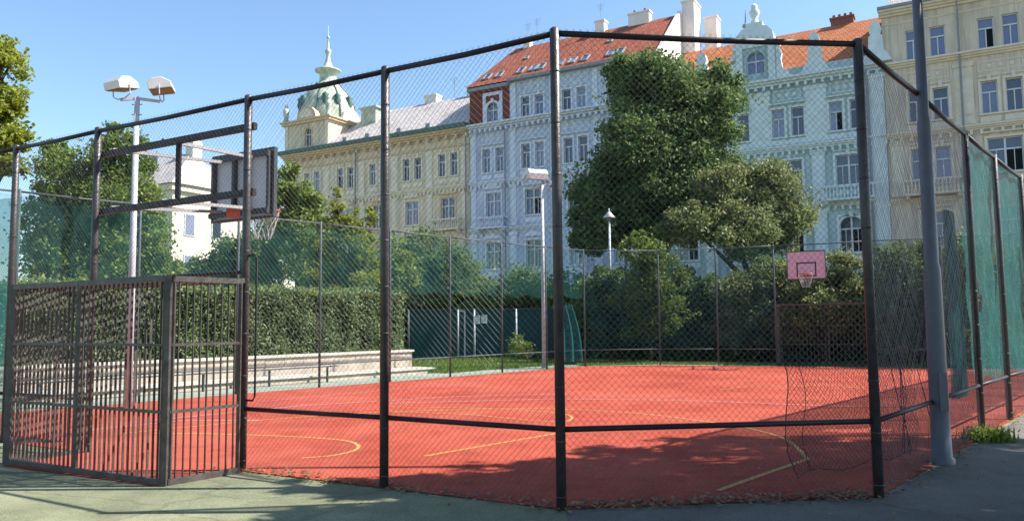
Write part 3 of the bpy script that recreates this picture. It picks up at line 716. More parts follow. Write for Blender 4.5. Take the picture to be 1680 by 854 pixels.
# left side trees
tree('park_tree', 'tall dark green tree behind the floodlight mast at the left', 'tree', gb(160, 30),
     [EL(195, 260, 30, 50, 45), EL(120, 300, 30, 58, 55), EL(185, 345, 30, 75, 55), EL(80, 370, 30, 58, 60), EL(150, 425, 30, 95, 55), EL(188, 222, 30, 14, 30), EL(90, 250, 30, 26, 24)],
     'midlight', L=.16, dens=5000, trunk_r=.2, inner=.15)
tree('park_tree', 'bright green tree under the floodlights in front of the far pale house', 'tree', gb(255, 27),
     [EL(240, 325, 27, 28, 45), EL(228, 395, 27, 50, 55), EL(262, 435, 27, 38, 34), EL(225, 455, 27, 60, 35)], 'light', L=.15, dens=4400, trunk_r=.12)
tree('park_tree', 'dark tree below the near backboard, left of the tower', 'tree', gb(370, 34),
     [EL(385, 420, 34, 40, 42), EL(350, 455, 34, 45, 28), EL(425, 430, 34, 38, 55)], 'dark', L=.18, dens=4200, trunk_r=.12)
tree('park_tree', 'full green tree directly below the green domed tower', 'tree', gb(490, 31),
     [EL(466, 305, 31, 30, 34), EL(500, 330, 31, 34, 36), EL(465, 365, 31, 46, 44), EL(500, 420, 31, 60, 52), EL(435, 430, 31, 42, 52), EL(478, 278, 31, 14, 20)], 'light', L=.15, dens=5600, trunk_r=.16)
tree('young_tree', 'yellow green young tree with upright shoots left of the second near fence post', 'tree', gb(565, 28),
     [EL(553, 342, 28, 12, 38), EL(574, 368, 28, 14, 34), EL(535, 385, 28, 28, 40), EL(590, 410, 28, 36, 42), EL(560, 450, 28, 62, 40), EL(609, 360, 28, 10, 36), EL(520, 440, 28, 30, 40)], 'yellow', L=.13, dens=5600, trunk_r=.08, limbs=False)
tree('young_tree', 'pale young tree just right of the second near fence post', 'tree', gb(650, 29),
     [EL(640, 400, 29, 22, 32), EL(655, 440, 29, 34, 34), EL(625, 455, 29, 30, 28)], 'light', L=.14, dens=4000, trunk_r=.07, limbs=False)
tree('park_tree', 'sunlit yellow green tree cut by the left edge of the picture', 'tree', gb(-60, 20),
     [EL(0, 105, 20, 44, 40), EL(-10, 175, 20, 52, 40), EL(-5, 225, 20, 50, 40), EL(-60, 120, 20, 60, 60), EL(-55, 250, 20, 70, 50), EL(10, 265, 20, 36, 26), EL(-20, 210, 20.5, 60, 50)], 'yellow', L=.14, dens=7500, trunk_r=.2, clump=.3, inner=.2)
# off frame tree on the right whose shade falls over the near corner
def shade(XsY): return [(xs + z / 1.065, y, z, rx, ry, rz) for xs, y, z, rx, ry, rz in XsY]
tree('shade_tree', 'spreading tree beside the path that shades the near corner', 'tree', (11.6, 7.6, 0), shade([
     (-.35, 7.35, 6.9, .75, .5, .5), (.5, 8.1, 7.1, .9, .6, .6), (.6, 6.6, 6.8, 1.3, .8, .7), (1.7, 7.6, 7.4, 1.3, .9, .8), (1.6, 8.9, 7.6, 1.0, .55, .5), (2.4, 6.3, 7.2, 1.5, .9, .8),
     (3.0, 8.0, 7.8, 1.3, .8, .8), (2.9, 9.6, 7.9, 1.3, .6, .6), (4.0, 9.0, 8.2, 1.4, .7, .7), (4.2, 7.1, 7.6, 1.5, .9, .9), (5.3, 8.2, 7.9, 1.5, .9, .9), (4.5, 5.9, 7.2, 1.4, .8, .7), (6.4, 7.0, 8.2, 1.6, 1.2, .9), (.2, 5.9, 6.6, 1.4, .5, .5), (5.4, 9.4, 8.6, 1.1, .6, .6), (-.9, 7.55, 6.7, .9, .3, .3), (-.7, 6.85, 6.6, 1.0, .4, .35), (-1.1, 6.1, 6.5, 1.2, .4, .4), (.0, 7.1, 6.8, .9, .5, .4), (-1.7, 7.15, 6.6, .8, .2, .25), (-.4, 6.5, 6.7, 1.0, .45, .4), (.6, 7.5, 7.0, 1.0, .5, .4), (-.9, 5.75, 6.5, 1.3, .4, .4), (2.2, 7.0, 7.4, 1.2, .7, .7), (.9, 5.6, 6.6, 1.5, .5, .5), (2.8, 5.4, 6.8, 1.5, .5, .6)]),
     'mid', L=.17, dens=3600, trunk_r=.24, clump=.27, inner=.3)

tree('shade_tree', 'large unseen tree added right of the viewer to block skylight', 'tree', (12.5, 1.2, 0),  # extra canopy added out of view, keeps skylight off the shaded corner
     [(9.5, 1.5, 9.3, 2.8, 2.4, 1.6), (12.5, 3.2, 9.8, 3.0, 2.6, 1.8), (14.5, .5, 9.5, 3, 3, 1.8), (11, -1.5, 9.6, 3, 2.4, 1.7), (16, 4, 9, 2.6, 2.6, 1.8), (9.0, 4.2, 8.6, 1.8, 1.2, 1.0)],
     'mid', L=.22, dens=2400, trunk_r=.3, clump=.42, inner=.3)

tree('shade_tree', 'broad unseen tree added behind the viewer to deepen the shade', 'tree', (3.5, -5.0, 0),  # added behind the camera only to block skylight over the near ground
     [(-1.5, -1, 8.6, 3, 3, 1.6), (2.5, 1.6, 8.2, 3, 2.4, 1.5), (6, 2.2, 8.4, 2.8, 2.2, 1.5), (1, -4.5, 9, 3.4, 3, 1.8), (6.5, -3, 9.2, 3.4, 3, 1.8), (-4.5, .5, 8.4, 2.4, 2.4, 1.4), (4, -1, 10.4, 3.4, 3.2, 1.6), (-.8, 2.4, 7.2, 2.2, 1.7, 1.1)],
     'mid', L=.26, dens=1700, trunk_r=.34, clump=.45, inner=.3)
def hedge_row(label, A, B, h, th, leaf, n, L=.16):
    A = Vector((*A, 0)); B = Vector((*B, 0)); d = B - A; w = d.length; d.normalize(); nrm = Vector((d.y, -d.x, 0))
    r_ = thing('hedge', label, 'hedge', A)
    vs = [d * t_ + nrm * o_ + Vector((0, 0, z_)) for z_ in (0, h - .35) for t_, o_ in ((0, -.2), (w, -.2), (w, -th), (0, -th))]
    MB().add(vs, [(0, 3, 2, 1), (4, 5, 6, 7), (0, 1, 5, 4), (1, 2, 6, 5), (2, 3, 7, 6), (3, 0, 4, 7)]).build('hedge_core', M['core'], r_)
    t = RNG.uniform(0, w, n); z = RNG.uniform(0, 1, n); top = h + .35 * np.sin(t * 1.1) + .2 * np.sin(t * 2.9 + 1) + .12 * np.sin(t * 7)
    o = RNG.normal(0, .16, n) + .18 * np.sin(t * 2.1 + z * 5) + .1; up = RNG.uniform(size=n) > .8
    o[up] = -RNG.uniform(0, th, up.sum()); z[up] = RNG.uniform(.93, 1.04, up.sum())
    P = t[:, None] * np.array(d) + o[:, None] * np.array(nrm); P[:, 2] = z * top
    put('hedge_leaves', leaves_mesh('hedge_leaves', P, L, LEAF[leaf], upb=.4), r_)
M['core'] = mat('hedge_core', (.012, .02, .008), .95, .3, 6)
hedge_row('tall dark untrimmed hedge behind the far end fence and its goal', (3.2, 31.2), (19.5, 25.2), 3.3, 1.4, 'dark', 42000)
hedge_row('tall dark hedge behind the low green screen fence', (-6, 35.5), (4.5, 33.4), 2.7, 1.4, 'mid', 26000)

# hedge
hg = thing('clipped_hedge', 'long clipped hedge standing on the terrace behind the left side of the court', 'hedge', Lp(0, 3.3))
vs, fs = lbox(-15, 4.95, 3.0, 4.1, .3, 2.36)
MB().add([v + Lp(0, 2.5) - Lp(0, 3.3) for v in vs], fs).build('hedge_core', M['core'], hg)
n_ = 60000; P = np.zeros((n_, 3)); sel = RNG.uniform(size=n_)
t_ = RNG.uniform(-15.1, 5.07, n_); z_ = RNG.uniform(.55, 2.5, n_); o_ = 2.9 + RNG.normal(0, .08, n_) + .07 * np.sin(t_ * 3 + z_ * 4) + .04 * np.sin(t_ * 7.7)
topm = sel > .78; o_[topm] = RNG.uniform(2.85, 4.2, topm.sum()); z_[topm] = 2.43 + RNG.normal(0, .07, topm.sum()) + .05 * np.sin(t_[topm] * 2.3)
endm = sel < .06; t_[endm] = 5.0 + RNG.normal(0, .08, endm.sum()); o_[endm] = RNG.uniform(2.85, 4.2, endm.sum())
base = np.array(Lp(0, 0)) - np.array(Lp(0, 3.3)); P = base + t_[:, None] * np.array(dl) + o_[:, None] * np.array(nl); P[:, 2] = z_
put('hedge_leaves', leaves_mesh('hedge_leaves', P, .085, LEAF['hedge'], upb=.5, nrm=-np.array(nl) * .5), hg)
P2 = P[topm][:5200].copy(); P2[:, 2] += RNG.uniform(-.14, .14, len(P2)); P2 -= np.array(nl) * .07
put('fresh_shoots', leaves_mesh('fresh_shoots', P2, .1, LEAF['yellow']), hg)

# grass, weeds and litter
def blades(name, pts, h, m_, spread=.03):
    n = len(pts); a = RNG.uniform(0, 6.28, n); hh = h * RNG.uniform(.5, 1.3, n); w = .012 + .01 * RNG.uniform(size=n)
    d = np.stack([np.cos(a), np.sin(a), np.zeros(n)], 1); e = np.stack([-np.sin(a), np.cos(a), np.zeros(n)], 1)
    lean = (RNG.normal(size=(n, 1)) * .5) * hh[:, None] * e
    V = np.stack([pts - d * w[:, None], pts + d * w[:, None], pts + lean + np.array([0, 0, 1]) * hh[:, None]], 1).reshape(-1, 3)
    me = bpy.data.meshes.new(name); me.vertices.add(3 * n); me.vertices.foreach_set('co', V.astype(np.float32).ravel())
    me.loops.add(3 * n); me.loops.foreach_set('vertex_index', np.arange(3 * n, dtype=np.int32))
    me.polygons.add(n); me.polygons.foreach_set('loop_start', np.arange(0, 3 * n, 3, dtype=np.int32))
    me.materials.append(m_); me.update(calc_edges=True); me.validate(); return me
n_ = 26000; t_ = RNG.uniform(5.3, 14, n_); o_ = 1.2 + RNG.uniform(0, 1, n_) ** 1.2 * 9
P = np.array(Lp(0, 0)) + t_[:, None] * np.array(dl) + o_[:, None] * np.array(nl)
n2 = 12000; s2 = RNG.uniform(0, 1, n2)[:, None]; P2 = np.array([5.2, 27.55, 0]) * (1 - s2) + np.array([16.8, 22.5, 0]) * s2 + np.array([.42, .9, 0]) * (RNG.uniform(0, 1, n2) ** 1.5 * 1.2)[:, None]
n3 = 6000; s3 = RNG.uniform(0, 1, n3)[:, None]; P3 = np.array([2.3, 27.1, 0]) * (1 - s3) + np.array([5.3, 27.5, 0]) * s3 + np.array([-.1, 1, 0]) * (RNG.uniform(0, 1, n3) * 2.5)[:, None]
gr = put('lawn_grass', blades('lawn_grass', np.concatenate([P, P2, P3]), .09, LEAF['grass'])); tag(gr, 'short bright grass behind the far fences', 'grass', kind='stuff')
wd = G(1622, 722); wt = thing('weed_tuft', 'bright green weed tuft at the foot of the right hand fence beside the lamp post', 'weed', wd)
pp = RNG.normal(size=(260, 3)) * np.array([.13, .1, 0]); put('blades', blades('blades', pp, .17, LEAF['grass']), wt)
put('leaves', leaves_mesh('leaves', RNG.normal(size=(260, 3)) * np.array([.15, .12, .04]) + np.array([0, 0, .1]), .06, LEAF['yellow']), wt)
L_ = []
def scatter(A, B, n, w, bias=0):
    A = np.array([*A, 0.]); B = np.array([*B, 0.]); t = RNG.uniform(0, 1, n)[:, None]; q = A * (1 - t) + B * t
    q[:, :2] += RNG.normal(size=(n, 2)) * w; q[:, 1] += bias; q[:, 2] = .02 + RNG.uniform(0, .012, n); L_.append(q)
scatter(NEAR[0], RSIDE[0], 900, .10, .05); scatter(NEAR[0], NEAR[2], 500, .09, .03); scatter(RSIDE[0], RSIDE[2], 450, .13); scatter((-2, 6), (4, 9), 160, 1.2)
scatter(RSIDE[2], RSIDE[4], 300, .12)
tag(put('leaf_litter', leaves_mesh('leaf_litter', np.concatenate(L_), .05, LEAF['litter'], upb=2.5)), 'dry brown leaf litter gathered along the foot of the near fence', 'leaf litter', kind='stuff')
rd = [G(930, 843), G(1100, 836), G(1300, 833), G(1440, 828)]
# ------------------------------------------------------------------ buildings: one street front, local x runs right along it, y goes into the building
FO = Vector((24.3, 55.0, 0)); FD = Vector((-.8703, .4924, 0)); FN = Vector((.4924, .8703, 0)); FR = math.atan2(-.4924, .8703)
class Bld:
    def __init__(s, name, label, uL, cat='building'):
        s.uL = uL; s.root = thing(name, label, cat, FO + FD * uL, FR)
    def x(s, u): return s.uL - u
    def part(s, name, mb, m_, **k): return mb.build(name, M[m_], s.root, **k)
def facade(mb, x0, x1, z0, z1, holes, depth=11, rev=.26, arch=()):
    xs = sorted({x0, x1, *[h[0] for h in holes], *[h[1] for h in holes]}); zs = sorted({z0, z1, *[h[2] for h in holes], *[h[3] for h in holes]})
    xs = [x for x in xs if x0 <= x <= x1]; zs = [z for z in zs if z0 <= z <= z1]
    for i in range(len(xs) - 1):
        for j in range(len(zs) - 1):
            cx, cz = (xs[i] + xs[i + 1]) / 2, (zs[j] + zs[j + 1]) / 2
            if any(h[0] < cx < h[1] and h[2] < cz < h[3] for h in holes): continue
            mb.add([(xs[i], 0, zs[j]), (xs[i + 1], 0, zs[j]), (xs[i + 1], 0, zs[j + 1]), (xs[i], 0, zs[j + 1])], [(0, 1, 2, 3)])
    for a, b, c, d in holes:
        q = [(a, c), (b, c), (b, d), (a, d)]
        for k in range(4):
            p, r = q[k], q[(k + 1) % 4]
            mb.add([(p[0], 0, p[1]), (p[0], rev, p[1]), (r[0], rev, r[1]), (r[0], 0, r[1])], [(0, 1, 2, 3)])
    mb.add([(x0, 0, z0), (x0, depth, z0), (x0, depth, z1), (x0, 0, z1)], [(0, 1, 2, 3)])
    mb.add([(x1, 0, z0), (x1, depth, z0), (x1, depth, z1), (x1, 0, z1)], [(3, 2, 1, 0)])
    mb.add([(x0, depth, z0), (x1, depth, z0), (x1, depth, z1), (x0, depth, z1)], [(3, 2, 1, 0)])
    mb.add([(x0, 0, z1), (x1, 0, z1), (x1, depth, z1), (x0, depth, z1)], [(0, 1, 2, 3)])
    for (xc, w, zt) in arch:              # spandrels that round a window head
        r = w / 2; n = 8
        for sg in (-1, 1):
            pl_ = [(xc + sg * r, zt)] + [(xc + sg * r * math.cos(t), zt - r + r * math.sin(t)) for t in [math.pi / 2 * k / n for k in range(n + 1)]]
            if sg > 0: pl_ = pl_[::-1]
            mb.ext(pl_, .01, rev)
    return mb
WC = {}
def window(B, xc, zc, w, h, style, trim, hood='flat', opened=False, y=.16):
    key = (w, h, style, opened)
    if key not in WC:
        f = MB(); t = .07; H = h / 2; Wd = w / 2
        f.box(-Wd, -Wd + t, 0, .07, -H, H); f.box(Wd - t, Wd, 0, .07, -H, H); f.box(-Wd, Wd, -.002, .068, -H, -H + t); f.box(-Wd, Wd, -.002, .068, H - t, H)
        zt = H - h * .34
        f.box(-Wd + t, Wd - t, -.02, .07, zt - .05, zt + .05)
        if style == 'double':
            f.box(-.06, .06, -.022, .07, -H + t, H - t)
            for s_ in (-1, 1): f.box(s_ * w / 4 - .022, s_ * w / 4 + .022, .003, .064, -H + t, zt)
        else:
            f.box(-.035, .035, -.012, .066, -H + t, zt - .05)
            if style == 'arch':
                f.box(-.03, .03, .003, .06, zt + .05, H - t)
        p = MB().box(-Wd + .02, Wd - .02, .075, .09, -H + .02, H - .02)
        pv = None
        if opened: pv = MB().box(.04 if w > .85 else -Wd + t, Wd - t, .06, .073, -H + t, zt - .06)
        WC[key] = (f.mesh('window', M['white']), p.mesh('pane', M['glass']), pv.mesh('open_gap', M['void']) if pv else None)
    f, p, pv = WC[key]
    o = put('window', f, B.root, (xc, y, zc)); put('pane', p, o)
    if pv: put('open_gap', pv, o)
    sk = (w, h, hood, trim)
    if hood and sk not in WC:
        s = MB(); Wd, H = w / 2, h / 2; e = .16; yo = -y
        s.box(-Wd - e, -Wd, yo - .06, yo + .04, -H, H); s.box(Wd, Wd + e, yo - .06, yo + .04, -H, H)
        if style != 'arch': s.box(-Wd - e, Wd + e, yo - .07, yo + .04, H, H + .16)
        s.box(-Wd - e - .06, Wd + e + .06, yo - .14, yo + .05, -H - .12, -H)
        s.box(-Wd - e + .04, Wd + e - .04, yo - .05, yo + .03, -H - .62, -H - .2)
        if hood in ('flat', 'pediment'): s.box(-Wd - e - .08, Wd + e + .08, yo - .2, yo + .03, H + .34, H + .44)
        if hood == 'pediment':
            s.ext([(-Wd - e - .08, H + .445), (Wd + e + .08, H + .445), (0, H + .445 + .22 * w + .1)], yo - .16, yo + .03)
            s.box(-.1, .1, yo - .1, yo + .02, H + .17, H + .33)
        if hood == 'panel':
            s.box(-Wd - e, Wd + e, yo - .09, yo + .02, H + .3, H + .38); s.box(-.12, .12, yo - .14, yo, H - .02, H + .45)
        if hood == 'archhood':
            n = 12
            for k in range(n):
                a0, a1_ = math.pi * k / n, math.pi * (k + 1) / n; r0, r1 = Wd, Wd + .2; zc_ = H - Wd
                s.ext([(r0 * math.cos(a0), zc_ + r0 * math.sin(a0)), (r1 * math.cos(a0), zc_ + r1 * math.sin(a0)), (r1 * math.cos(a1_), zc_ + r1 * math.sin(a1_)), (r0 * math.cos(a1_), zc_ + r0 * math.sin(a1_))], yo - .07, yo + .03)
            s.box(-.13, .13, yo - .14, yo, H - .05, H + .35)
        WC[sk] = s.mesh('surround', M[trim])
    if hood: put('surround', WC[sk], o)
    return (xc - w / 2, xc + w / 2, zc - h / 2, zc + h / 2)
def cornice(x0, x1, z, h, out, br=0, steps=3):
    mb = MB()
    for k in range(steps):
        a = out * (k + 1) / steps; mb.box(x0, x1, -a, -.004 * (k + 1) + .006, z + h * k / steps, z + h * (k + 1) / steps - (.003 if k < steps - 1 else 0))
    if br:
        x = x0 + br / 2
        while x < x1: mb.box(x - .09, x + .09, -out * .72, .004, z - .32, z - .003); x += br
    return mb
def strips(B, us, z0, z1, w, trim, out=.1, cap=True):
    for u in us:
        x = B.x(u); mb = MB().box(x - w / 2, x + w / 2, -out, .01, z0, z1)
        if cap:
            mb.box(x - w / 2 - .08, x + w / 2 + .08, -out - .07, .012, z1 - .38, z1 - .1); mb.box(x - w / 2 - .08, x + w / 2 + .08, -out - .07, .012, z0 + .02, z0 + .3)
            mb.box(x - w / 2 + .12, x + w / 2 - .12, -out - .04, -out, z0 + .7, z1 - .8)
        B.part('pilaster', mb, trim)
def balcony(B, u, z, w, trim, out=.9):
    x = B.x(u); mb = MB().box(x - w / 2, x + w / 2, -out, 0, z, z + .16)
    for s_ in (-1, 1): mb.extx([(0, z - .7), (0, z - .003), (-out * .8, z - .003), (-out * .75, z - .18), (-.2, z - .35)], x + s_ * (w / 2 - .25) - .12, x + s_ * (w / 2 - .25) + .12)
    r = B.part('balcony', mb, trim)
    b = MB().box(x - w / 2, x + w / 2, -out, -out + .14, z + .95, z + 1.08).box(x - w / 2, x - w / 2 + .14, -out + .145, 0, z + .95, z + 1.08).box(x + w / 2 - .14, x + w / 2, -out + .145, 0, z + .95, z + 1.08)
    for k in range(int(w / .24) + 1):
        xx = x - w / 2 + .07 + k * (w - .14) / int(w / .24); b.lathe([(.05, z + .17), (.075, z + .35), (.035, z + .7), (.055, z + .95)], 6, (xx, -out + .07))
    b.build('balustrade', M[trim], r)
def panels(B, spans, z0, z1, trim):
    for a, b in spans:
        mb = MB()
        x0, x1 = sorted((B.x(a), B.x(b))); t = .07
        mb.box(x0, x1, -.04, .005, z0, z0 + t).box(x0, x1, -.04, .005, z1 - t, z1).box(x0, x0 + t, -.038, .005, z0 + t, z1 - t).box(x1 - t, x1, -.038, .005, z0 + t, z1 - t)
        for k in range(3):
            xm = x0 + (x1 - x0) * (k + 1) / 4; mb.lathe([(.12, 0), (.001, .06)], 8)
            for q in range(8): mb.v[-16 + q] = (xm + .16 * math.cos(q * .785), -.03, (z0 + z1) / 2 + .16 * math.sin(q * .785))
            for q in range(8): mb.v[-8 + q] = (xm, -.09, (z0 + z1) / 2)
        B.part('frieze_panel', mb, trim)
def pitched(B, u0, u1, ze, zr, y_e, y_r, y_b, hipL=0, hipR=0, m_='roofred', name='roof'):
    a, b = B.x(u0), B.x(u1)
    vs = [(a, y_e, ze), (b, y_e, ze), (b - hipR, y_r, zr), (a + hipL, y_r, zr), (a, y_b, ze), (b, y_b, ze),
          ]
    return B.part(name, MB().add(vs, [(0, 1, 2, 3), (3, 2, 5, 4), (0, 3, 4), (1, 5, 2)]), m_)
def skylight(B, u, yf, z, ang, w=.75, l=1.1):
    x = B.x(u); c, s_ = math.cos(ang), math.sin(ang); mb = MB(); gl = MB()
    def q(mb_, a0, a1_, l0, l1, h0, h1):
        vs = [(x + a, yf + l_ * c - hh * s_, z + l_ * s_ + hh * c) for hh in (h0, h1) for a, l_ in ((a0, l0), (a1_, l0), (a1_, l1), (a0, l1))]
        mb_.add(vs, [(0, 3, 2, 1), (4, 5, 6, 7), (0, 1, 5, 4), (1, 2, 6, 5), (2, 3, 7, 6), (3, 0, 4, 7)])
    q(mb, -w / 2, w / 2, 0, .1, 0, .12); q(mb, -w / 2, w / 2, l - .1, l, 0, .12); q(mb, -w / 2, -w / 2 + .1, .1, l - .1, 0, .118); q(mb, w / 2 - .1, w / 2, .1, l - .1, 0, .118)
    r = B.part('skylight', mb, 'zinc'); q(gl, -w / 2 + .1, w / 2 - .1, .1, l - .1, .02, .08); gl.build('pane', M['glass'], r)
def chimney(B, u0, u1, y0, y1, z0, z1, m_='chimney', pots=3):
    a, b = sorted((B.x(u0), B.x(u1)))
    r = B.part('chimney', MB().box(a, b, y0, y1, z0, z1).box(a - .08, b + .08, y0 - .08, y1 + .08, z1, z1 + .16), m_)
    for k in range(pots): MB().lathe([(.13, z1 + .16), (.11, z1 + .5)], 8, (a + (b - a) * (k + .5) / pots, (y0 + y1) / 2)).build('chimney_pot', M['brick'], r)
def antenna(B, u, y, z, h):
    x = B.x(u); mb = MB().tube([(x, y, z), (x, y, z + h)], .03, 5)
    for k in range(4): mb.tube([(x - .4 + .05 * k, y, z + h - .15 - k * .18), (x + .4 - .05 * k, y, z + h - .15 - k * .18)], .014, 4)
    B.part('antenna', mb, 'zinc')

# --- yellow corner building with the domed tower
Y = Bld('corner_house', 'yellow corner apartment house with a green domed tower', 56.1)
x = Y.x; holes = []; pairs = [(34.1, 35.5), (38.3, 39.7), (42.5, 43.9), (46.8, 48.2), (51.4, 52.8)]
for i, (a, b) in enumerate(pairs):
    for j, u in enumerate((a, b)): holes.append(window(Y, x(u), 16.5, .8, 2.15, 'single', 'yellowtrim', 'panel', opened=(i == 3 and j == 1)))
    for z, hd_ in ((12.2, 'pediment'), (7.7, 'pediment'), (3.3, 'flat')): holes.append(window(Y, x((a + b) / 2), z, 1.55, 2.3, 'double', 'yellowtrim' if i % 2 else 'rust', hd_))
Y.part('wall', facade(MB(), 0, x(32.35), 0, 19.2, holes, 12), 'yellow')
Y.part('cornice', cornice(0, x(32.35), 19.2, .5, .75, 1.1), 'rust')
Y.part('cornice', cornice(0, x(32.35), 14.1, .35, .3, .45), 'yellowtrim'); Y.part('cornice', cornice(0, x(32.35), 9.8, .3, .25), 'yellowtrim')
Y.part('string_course', cornice(0, x(32.35), 18.1, .16, .14, 0, 2), 'rust')
Y.part('gutter', MB().box(-.2, x(32.35), -.95, .1, 19.7, 20.1), 'copper')
strips(Y, (32.9, 36.9, 41.1, 45.3, 50.0, 55.5), 14.5, 18.0, .75, 'yellowtrim'); strips(Y, (32.9, 36.9, 41.1, 45.3, 50.0, 55.5), 10.2, 13.9, .6, 'yellowtrim', .07)
panels(Y, [(a - .8, b + .8) for a, b in pairs], 18.35, 18.95, 'rust')
balcony(Y, 34.8, 10.2, 3.4, 'yellowtrim'); balcony(Y, 43.2, 5.8, 3.2, 'yellowtrim')
pitched(Y, 50.5, 32.35, 20.1, 24.9, -.55, 6.0, 12, 0, 0, 'roofpale')
chimney(Y, 40.5, 42, 6.2, 7.2, 23.5, 25.7, 'chimney', 0); chimney(Y, 34.5, 36.6, 6.2, 7, 23.5, 25.9, 'chimney', 0)
Y.part('roof_turret', MB().box(x(48.2), x(46.2), 3.2, 6.5, 21, 24.5).box(x(48.4), x(46.0), 3.0, 6.7, 24.5, 24.7), 'dome')
for u in (47.5, 44.5, 40.5, 37): Y.part('snow_guard', MB().box(x(u) - .25, x(u) + .25, -.2, .2, 20.4, 20.75), 'zinc')
antenna(Y, 38, 6, 25, 2.2)
tx0, tx1 = 0.0, x(49.8); tc_ = ((tx0 + tx1) / 2, 3.15)
th = window(Y, x(52.7), 21.45, .95, 2.0, 'arch', 'rust', 'archhood')
T_ = MB(); facade(T_, tx0, tx1, 19.75, 23.0, [th], 6.3, arch=[(x(52.7), .95, 22.45)]); Y.part('tower_wall', T_, 'yellow')
Y.part('tower_cornice', MB().box(tx0 - .3, tx1 + .3, -.3, 6.6, 23.0, 23.25).box(tx0 - .45, tx1 + .45, -.45, 6.75, 23.253, 23.42), 'rust')
for xx in (tx0 + .25, tx1 - .25): Y.part('tower_pilaster', MB().box(xx - .22, xx + .22, -.09, .01, 20.2, 22.98), 'yellowtrim')
pd = MB(); n = 14; pl_ = [(x(52.7) + 1.35 * math.cos(math.pi * k / n), 23.43 + 1.3 * math.sin(math.pi * k / n)) for k in range(n + 1)]
pd.ext(pl_[::-1], -.35, .3); Y.part('round_pediment', pd, 'rust')
pd = MB(); pl_ = [(x(52.7) + .95 * math.cos(math.pi * k / n), 23.5 + .95 * math.sin(math.pi * k / n)) for k in range(n + 1)]
pd.ext(pl_[::-1], -.42, -.352); Y.part('pediment_shell', pd, 'yellowtrim')
pd = MB(); pl_ = [(3.15 + 1.35 * math.cos(math.pi * k / n), 23.43 + 1.3 * math.sin(math.pi * k / n)) for k in range(n + 1)]
pd.extx(pl_, tx1 - .3, tx1 + .35); Y.part('round_pediment', pd, 'cream')
prof = [(3.2, 23.42), (3.25, 23.9), (3.2, 24.6), (3.0, 25.4), (2.65, 26.2), (2.15, 26.95), (1.6, 27.55), (1.25, 28.0)]
dm = Y.part('dome', MB().lathe(prof, 32, tc_), 'dome', smooth=True)
rb = MB()
for k in range(8):
    a = math.pi / 8 + k * math.pi / 4; rb.tube([(tc_[0] + (r + .03) * math.cos(a), tc_[1] + (r + .03) * math.sin(a), z) for r, z in prof], .09, 6)
rb.build('dome_ribs', M['copper'], dm, smooth=True)
Y.part('lantern', MB().lathe([(1.25, 28.0), (1.1, 28.15), (.95, 28.3), (.9, 29.2), (1.15, 29.35), (1.45, 29.5), (1.45, 29.62), (.9, 29.75), (.5, 30.1), (.28, 30.8), (.2, 31.4), (.34, 31.65), (.36, 31.9), (.16, 32.15), (.1, 32.8), (.06, 33.2), (.17, 33.35), (.17, 33.5), (.03, 33.65), (.02, 34.8)], 20, tc_), 'dome', smooth=True)
for (dx, dy) in ((tx0 + .1, 0), (tx1 - .1, 0), (tx1 - .1, 6.1)):
    Y.part('roof_statue', MB().lathe([(.32, 23.42), (.32, 23.7), (.22, 23.8), (.28, 24.2), (.34, 24.7), (.25, 24.95), (.12, 25.05), (.18, 25.2), (.16, 25.4), (.04, 25.5)], 10, (dx, dy)), 'dome', smooth=True)
for k, a in enumerate((-2.35, -1.9, -.9, -.45, .1)):
    Y.part('dome_ornament', MB().lathe([(.3, 25.1), (.42, 25.5), (.3, 25.9), (.38, 26.15), (.1, 26.4)], 8, (tc_[0] + 2.85 * math.cos(a), tc_[1] + 2.85 * math.sin(a))), 'copper', smooth=True)

# --- blue house
Bb = Bld('apartment_house', 'blue grey apartment house with a red tiled roof', 32.3); x = Bb.x; holes = []
for a, b in ((20.9, 22.3), (25.0, 26.4), (16.7, 18.1)):
    for u in (a, b): holes.append(window(Bb, x(u), 20.75, .85, 2.0, 'single', 'bluetrim', 'panel'))
holes.append(window(Bb, x(29.8), 20.7, 1.15, 2.1, 'arch', 'bluetrim', 'archhood'))
for i, (a, b) in enumerate(((20.8, 22.2), (25.0, 26.4), (29.1, 30.5), (16.7, 18.1))):
    for u in (a, b): holes.append(window(Bb, x(u), 16.35, .85, 2.2, 'single', 'bluetrim', 'flat'))
    holes.append(window(Bb, x((a + b) / 2), 12.2, 1.6, 2.3, 'double', 'bluetrim', 'pediment', opened=(i == 1)))
    holes.append(window(Bb, x((a + b) / 2), 7.6, 1.5, 2.4, 'double', 'bluetrim', 'pediment')); holes.append(window(Bb, x((a + b) / 2), 3.2, 1.6, 2.4, 'double', 'bluetrim', 'flat'))
lo = [h for h in holes if h[3] < 19]; hi = [h for h in holes if h[2] > 19]
Bb.part('wall', facade(MB(), 0, x(14), 0, 19.3, lo, 12), 'blue')
xb = x(28.0); h1_ = [h for h in hi if h[0] > xb]; h2_ = [h for h in hi if h[1] < xb]
Bb.part('attic_wall', facade(MB(), xb + .005, x(18.9 - 2.7), 19.8, 23.3, [h for h in h1_ if h[1] < x(16.2)], 11), 'blue')
Bb.part('brick_attic', facade(MB(), 0, xb, 19.8, 23.0, h2_, 11, arch=[(x(29.8), 1.15, 21.75)]), 'redbrick')
Bb.part('brick_attic', MB().box(x(16.19), x(14), .3, 11, 19.8, 23.2), 'redbrick')
Bb.part('arch_window_panel', MB().box(x(29.8) - 1.05, x(29.8) - .74, -.05, .01, 19.85, 22.4).box(x(29.8) + .74, x(29.8) + 1.05, -.05, .01, 19.85, 22.4).box(x(29.8) - 1.05, x(29.8) + 1.05, -.055, .01, 22.4, 22.7), 'bluetrim')
